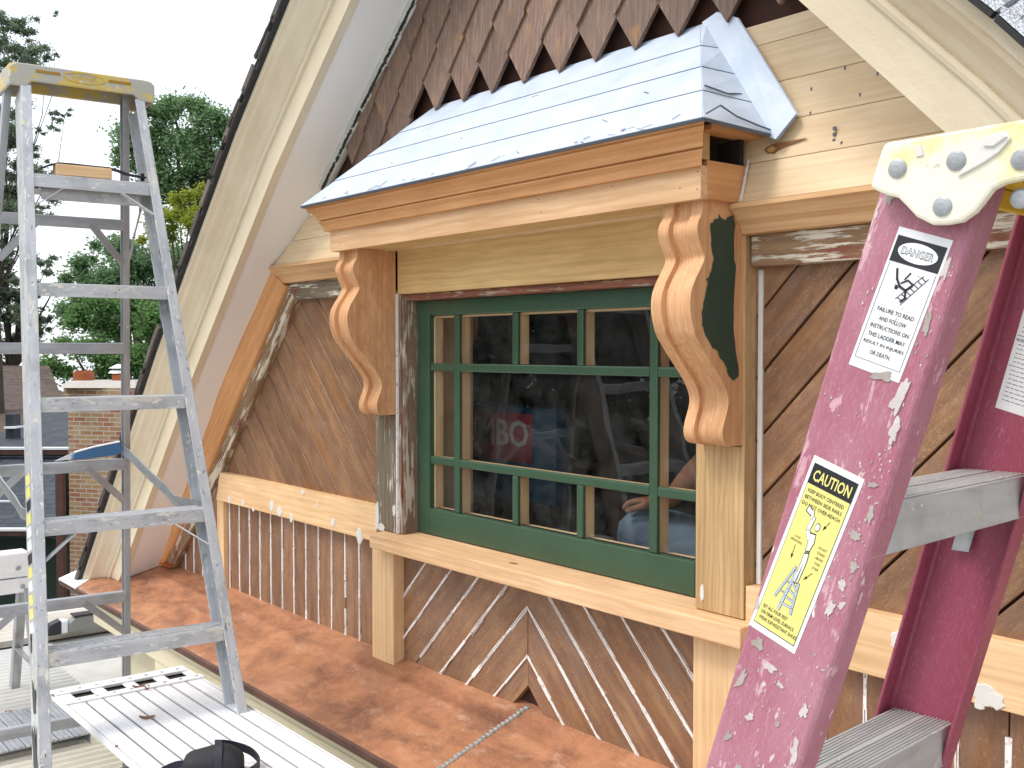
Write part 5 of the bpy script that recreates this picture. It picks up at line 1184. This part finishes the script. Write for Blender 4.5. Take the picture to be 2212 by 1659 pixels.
for x,r_,h in ((181,.17,.2),(262,.15,.16)):
    p=atS(x,826,12.95); r_*=.72; h*=.72; MB().tube([p-ZA*.05,p+ZA*(h-.02),p+ZA*h,p+ZA*(h-.06)],[r_,r_,r_*.86,r_*.8],16,cap=True).build('flue_pot',clay,ch)
p=atS(256,806,12.95); mb=MB().tube([p-ZA*.08,p+ZA*.02],.07,10).tube([p+ZA*.0,p+ZA*.035],[.12,.09],12).tube([p+ZA*.06,p+ZA*.11],[.115,.015],12); mb.build('flue_cap',M['alu_bright'],ch)
# ================================================================ trees
def leafmat(name,a,b,tr=.5):
    m=bpy.data.materials.new(name); m.use_nodes=True; n=m.node_tree.nodes; l=m.node_tree.links; p=n["Principled BSDF"]
    at=n.new("ShaderNodeAttribute"); at.attribute_name='rnd'; r=n.new("ShaderNodeValToRGB"); r.color_ramp.elements[0].color=a; r.color_ramp.elements[1].color=b; l.new(at.outputs["Fac"],r.inputs[0])
    l.new(r.outputs[0],p.inputs["Base Color"]); p.inputs["Roughness"].default_value=.6; p.inputs["Specular IOR Level"].default_value=.3
    t=n.new("ShaderNodeBsdfTranslucent"); l.new(r.outputs[0],t.inputs[0]); mx=n.new("ShaderNodeMixShader"); mx.inputs[0].default_value=tr
    l.new(p.outputs[0],mx.inputs[1]); l.new(t.outputs[0],mx.inputs[2]); l.new(mx.outputs[0],n["Material Output"].inputs[0]); return m
bark=plain('grey_brown_bark',lin('4f453c'),.95,0,.4,4,.4)
def leaves(mb,c,r,n,size,flat=.8,droop=0,shell=.55):
    for _ in range(n):
        d=Vector((rng.gauss(0,1),rng.gauss(0,1),rng.gauss(0,1))).normalized(); rad=r*min(1.7,abs(rng.gauss(0,.72))+.1)
        p=c+Vector((d.x*rad,d.y*rad,d.z*rad*flat))
        a=Vector((rng.gauss(0,1),rng.gauss(0,1),rng.gauss(0,.6)-droop)).normalized(); b=a.cross(Vector((rng.gauss(0,1),rng.gauss(0,1),rng.gauss(0,1)))).normalized()
        s=size*rng.uniform(.55,1.2); i=len(mb.v); h=rng.random()
        mb.v+=[p-a*s*.6,p+b*s*.32,p+a*s*.6,p-b*s*.32]; mb.f.append([i,i+1,i+2,i+3]); mb.m.append(0); mb.r+=[h]*4; mb.g+=[p]*4
def tree(name,label,s,clumps,mat,size,dens,trunk_px,base=None,flat=.8,tr=.16,jit=.5,limb=1.0,shell=.55,spray=0):
    k=s/2300; tp=atS(trunk_px[0],trunk_px[1],s); b=Vector((tp.x,tp.y,-6.0)) if base is None else base
    T=thing(name,label,'tree',tuple(b)); mb=MB(); tk=MB()
    fork=Vector((tp.x,tp.y,tp.z))
    tk.tube([b,b+(fork-b)*.5+Vector((.08,.05,0)),fork],[tr*1.3,tr,tr*.75],9)
    for (x,y,r) in clumps:
        c=atS(x,y,s+rng.uniform(-jit,jit)*r*k*2.2); R_=r*k
        sub=max(3,int(r/9))
        if spray:
            for j in range(int(r/3.2)):
                d=Vector((rng.gauss(0,1),rng.gauss(0,1),rng.gauss(0,.7)))*R_*.62; cc=c+d; rr=R_*rng.uniform(.2,.42); leaves(mb,cc,rr,int(dens*.42*(rr/k)**2)+6,size,.7)
                if j%3==0: tk.tube([c-Vector((0,0,R_*.4)),c+d*.45,cc],[tr*.07,tr*.05,tr*.02],4)
            sub=0
        for j in range(sub):
            d=Vector((rng.gauss(0,1),rng.gauss(0,1),rng.gauss(0,1))).normalized()*R_*.62; cc=c+Vector((d.x,d.y,d.z*flat)); rr=R_*rng.uniform(.42,.72)
            leaves(mb,cc,rr,int(dens*.62*(rr/k)**2/sub),size,flat,0,shell)
            if limb>0 and j<3: tk.tube([c,(c+cc)/2+Vector((0,0,.05)),cc],[tr*.16,tr*.1,tr*.04],5)
        mid=fork+(c-fork)*.5+Vector((0,0,-.12*(c-fork).length*.5))
        if limb>0: m2=(mid+c)/2+Vector((rng.uniform(-1,1),rng.uniform(-1,1),rng.uniform(-.6,.6)))*(c-fork).length*.07; tk.tube([fork,(fork+mid)/2+Vector((rng.uniform(-1,1),rng.uniform(-1,1),0))*(c-fork).length*.03,mid,m2,c],[tr*.5*limb,tr*.4*limb,tr*.3*limb,tr*.18*limb,tr*.07*limb],6)
    tk.build('trunk',bark,T); mb.build('crown',mat,T)
    return T
green1=leafmat('mid_green_leaves',(.13,.23,.10,1),(.26,.39,.19,1)); green2=leafmat('deep_green_leaves',(.11,.20,.095,1),(.23,.35,.17,1)); maple=leafmat('bright_maple_leaves',(.09,.19,.06,1),(.23,.39,.14,1)); yel=leafmat('yellow_green_leaves',(.20,.27,.03,1),(.42,.45,.07,1)); pine=leafmat('bluish_pine_needles',(.11,.155,.105,1),(.2,.25,.17,1)); sparse=leafmat('grey_green_leaves',(.15,.21,.14,1),(.28,.34,.23,1))
tree('broadleaf_tree','tall sparse tree at the left edge, its airy branches against the white sky',22,[(8,70,42),(40,60,30),(60,120,36),(15,150,46),(-30,120,60),(100,118,16),(120,30,12),(75,175,18),(112,262,22),(140,245,14),(90,285,14),(30,300,34),(10,360,50),(60,400,42),(-20,430,60),(30,470,46),(85,455,26),(-30,260,60),(70,330,30)],sparse,.05,4.2,(-14,640),tr=.15,limb=.3,spray=1)
tree('broadleaf_tree','large round-crowned green tree standing behind the right rail of the grey stepladder',40,[(300,300,48),(335,255,44),(375,235,40),(415,245,42),(455,265,44),(490,290,44),(340,320,56),(400,310,62),(455,335,58),(500,350,40),(270,340,32),(315,370,44),(375,385,46),(440,400,44),(490,410,36),(285,415,26),(330,440,22)],green1,.13,6.5,(440,490),tr=.34)
tree('broadleaf_tree','small yellow-green tree in front of the large round-crowned tree',30,[(395,425,24),(430,412,26),(455,420,20),(350,465,26),(390,470,34),(425,480,34),(330,500,24),(300,520,18),(375,505,28),(440,455,30)],yel,.085,6,(405,640),tr=.10)
tree('broadleaf_tree','dark green bushy tree below the yellow-green one',35,[(165,600,34),(190,560,34),(225,535,36),(270,520,36),(200,620,48),(255,590,56),(310,560,56),(360,560,50),(410,560,50),(300,640,60),(370,640,60),(440,560,44),(240,680,50),(430,640,50),(160,660,44)],green2,.115,6.5,(300,800),tr=.2)
tree('maple_tree','bright green maple behind the brick chimney',27,[(180,690,40),(220,660,34),(250,700,46),(290,660,40),(330,700,50),(375,690,46),(410,720,44),(200,760,46),(260,770,52),(320,770,52),(370,780,46),(150,740,34),(230,820,44),(310,830,40),(410,650,40),(130,790,34)],maple,.095,6.5,(270,930),tr=.16)
tree('pine_tree','ragged dark pine at the far left behind the low roofs',31,[(20,535,30),(70,555,26),(100,580,20),(5,590,36),(50,620,32),(85,625,22),(15,665,40),(60,690,36),(10,730,46),(70,745,36),(110,690,24),(-30,640,46),(-30,740,50),(120,620,14)],pine,.08,5.0,(22,800),flat=.55,tr=.17,spray=1)
# dark trees across the yard that the window glass mirrors
mb=MB(); 
for i in range(60):
    z=rng.uniform(-4.6,3.6); rr=2.3*math.sqrt(max(.1,1-((z+.5)/5.4)**2)); q_=rng.uniform(0,6.28)
    leaves(mb,Vector((rr*.7*math.cos(q_),rr*.7*math.sin(q_),z)),1.15,150,.26)
base=None
for i,(x,y,sc) in enumerate(((-15,-6.5,1),(-17,-10,1.1),(-15.5,-13.5,1),(-12,-16,.95),(-19,-7,1.15),(-8,-17,1),(-18,-14,1.2),(-21,-10,1.3))):
    T=thing('broadleaf_tree','dense dark green tree across the yard, mirrored in the window panes','tree',(x,y,-6),'dark trees mirrored in the window'); 
    if base is None:
        tk=MB().tube([(0,0,-6),(0,0,2)],[.22,.08],8).build('trunk',bark,None); cr=mb.build('crown',leafmat('shaded_green_leaves',(.03,.06,.025,1),(.06,.11,.05,1),.2),None); base=(tk,cr); kids=base
    else:
        kids=[b.copy() for b in base]
        for k_ in kids: COL.objects.link(k_)
    for k_ in kids: k_.parent=T; k_.location=(0,0,6*1.0); k_.rotation_euler=(0,0,i*1.3); k_.scale=(sc,sc,1)
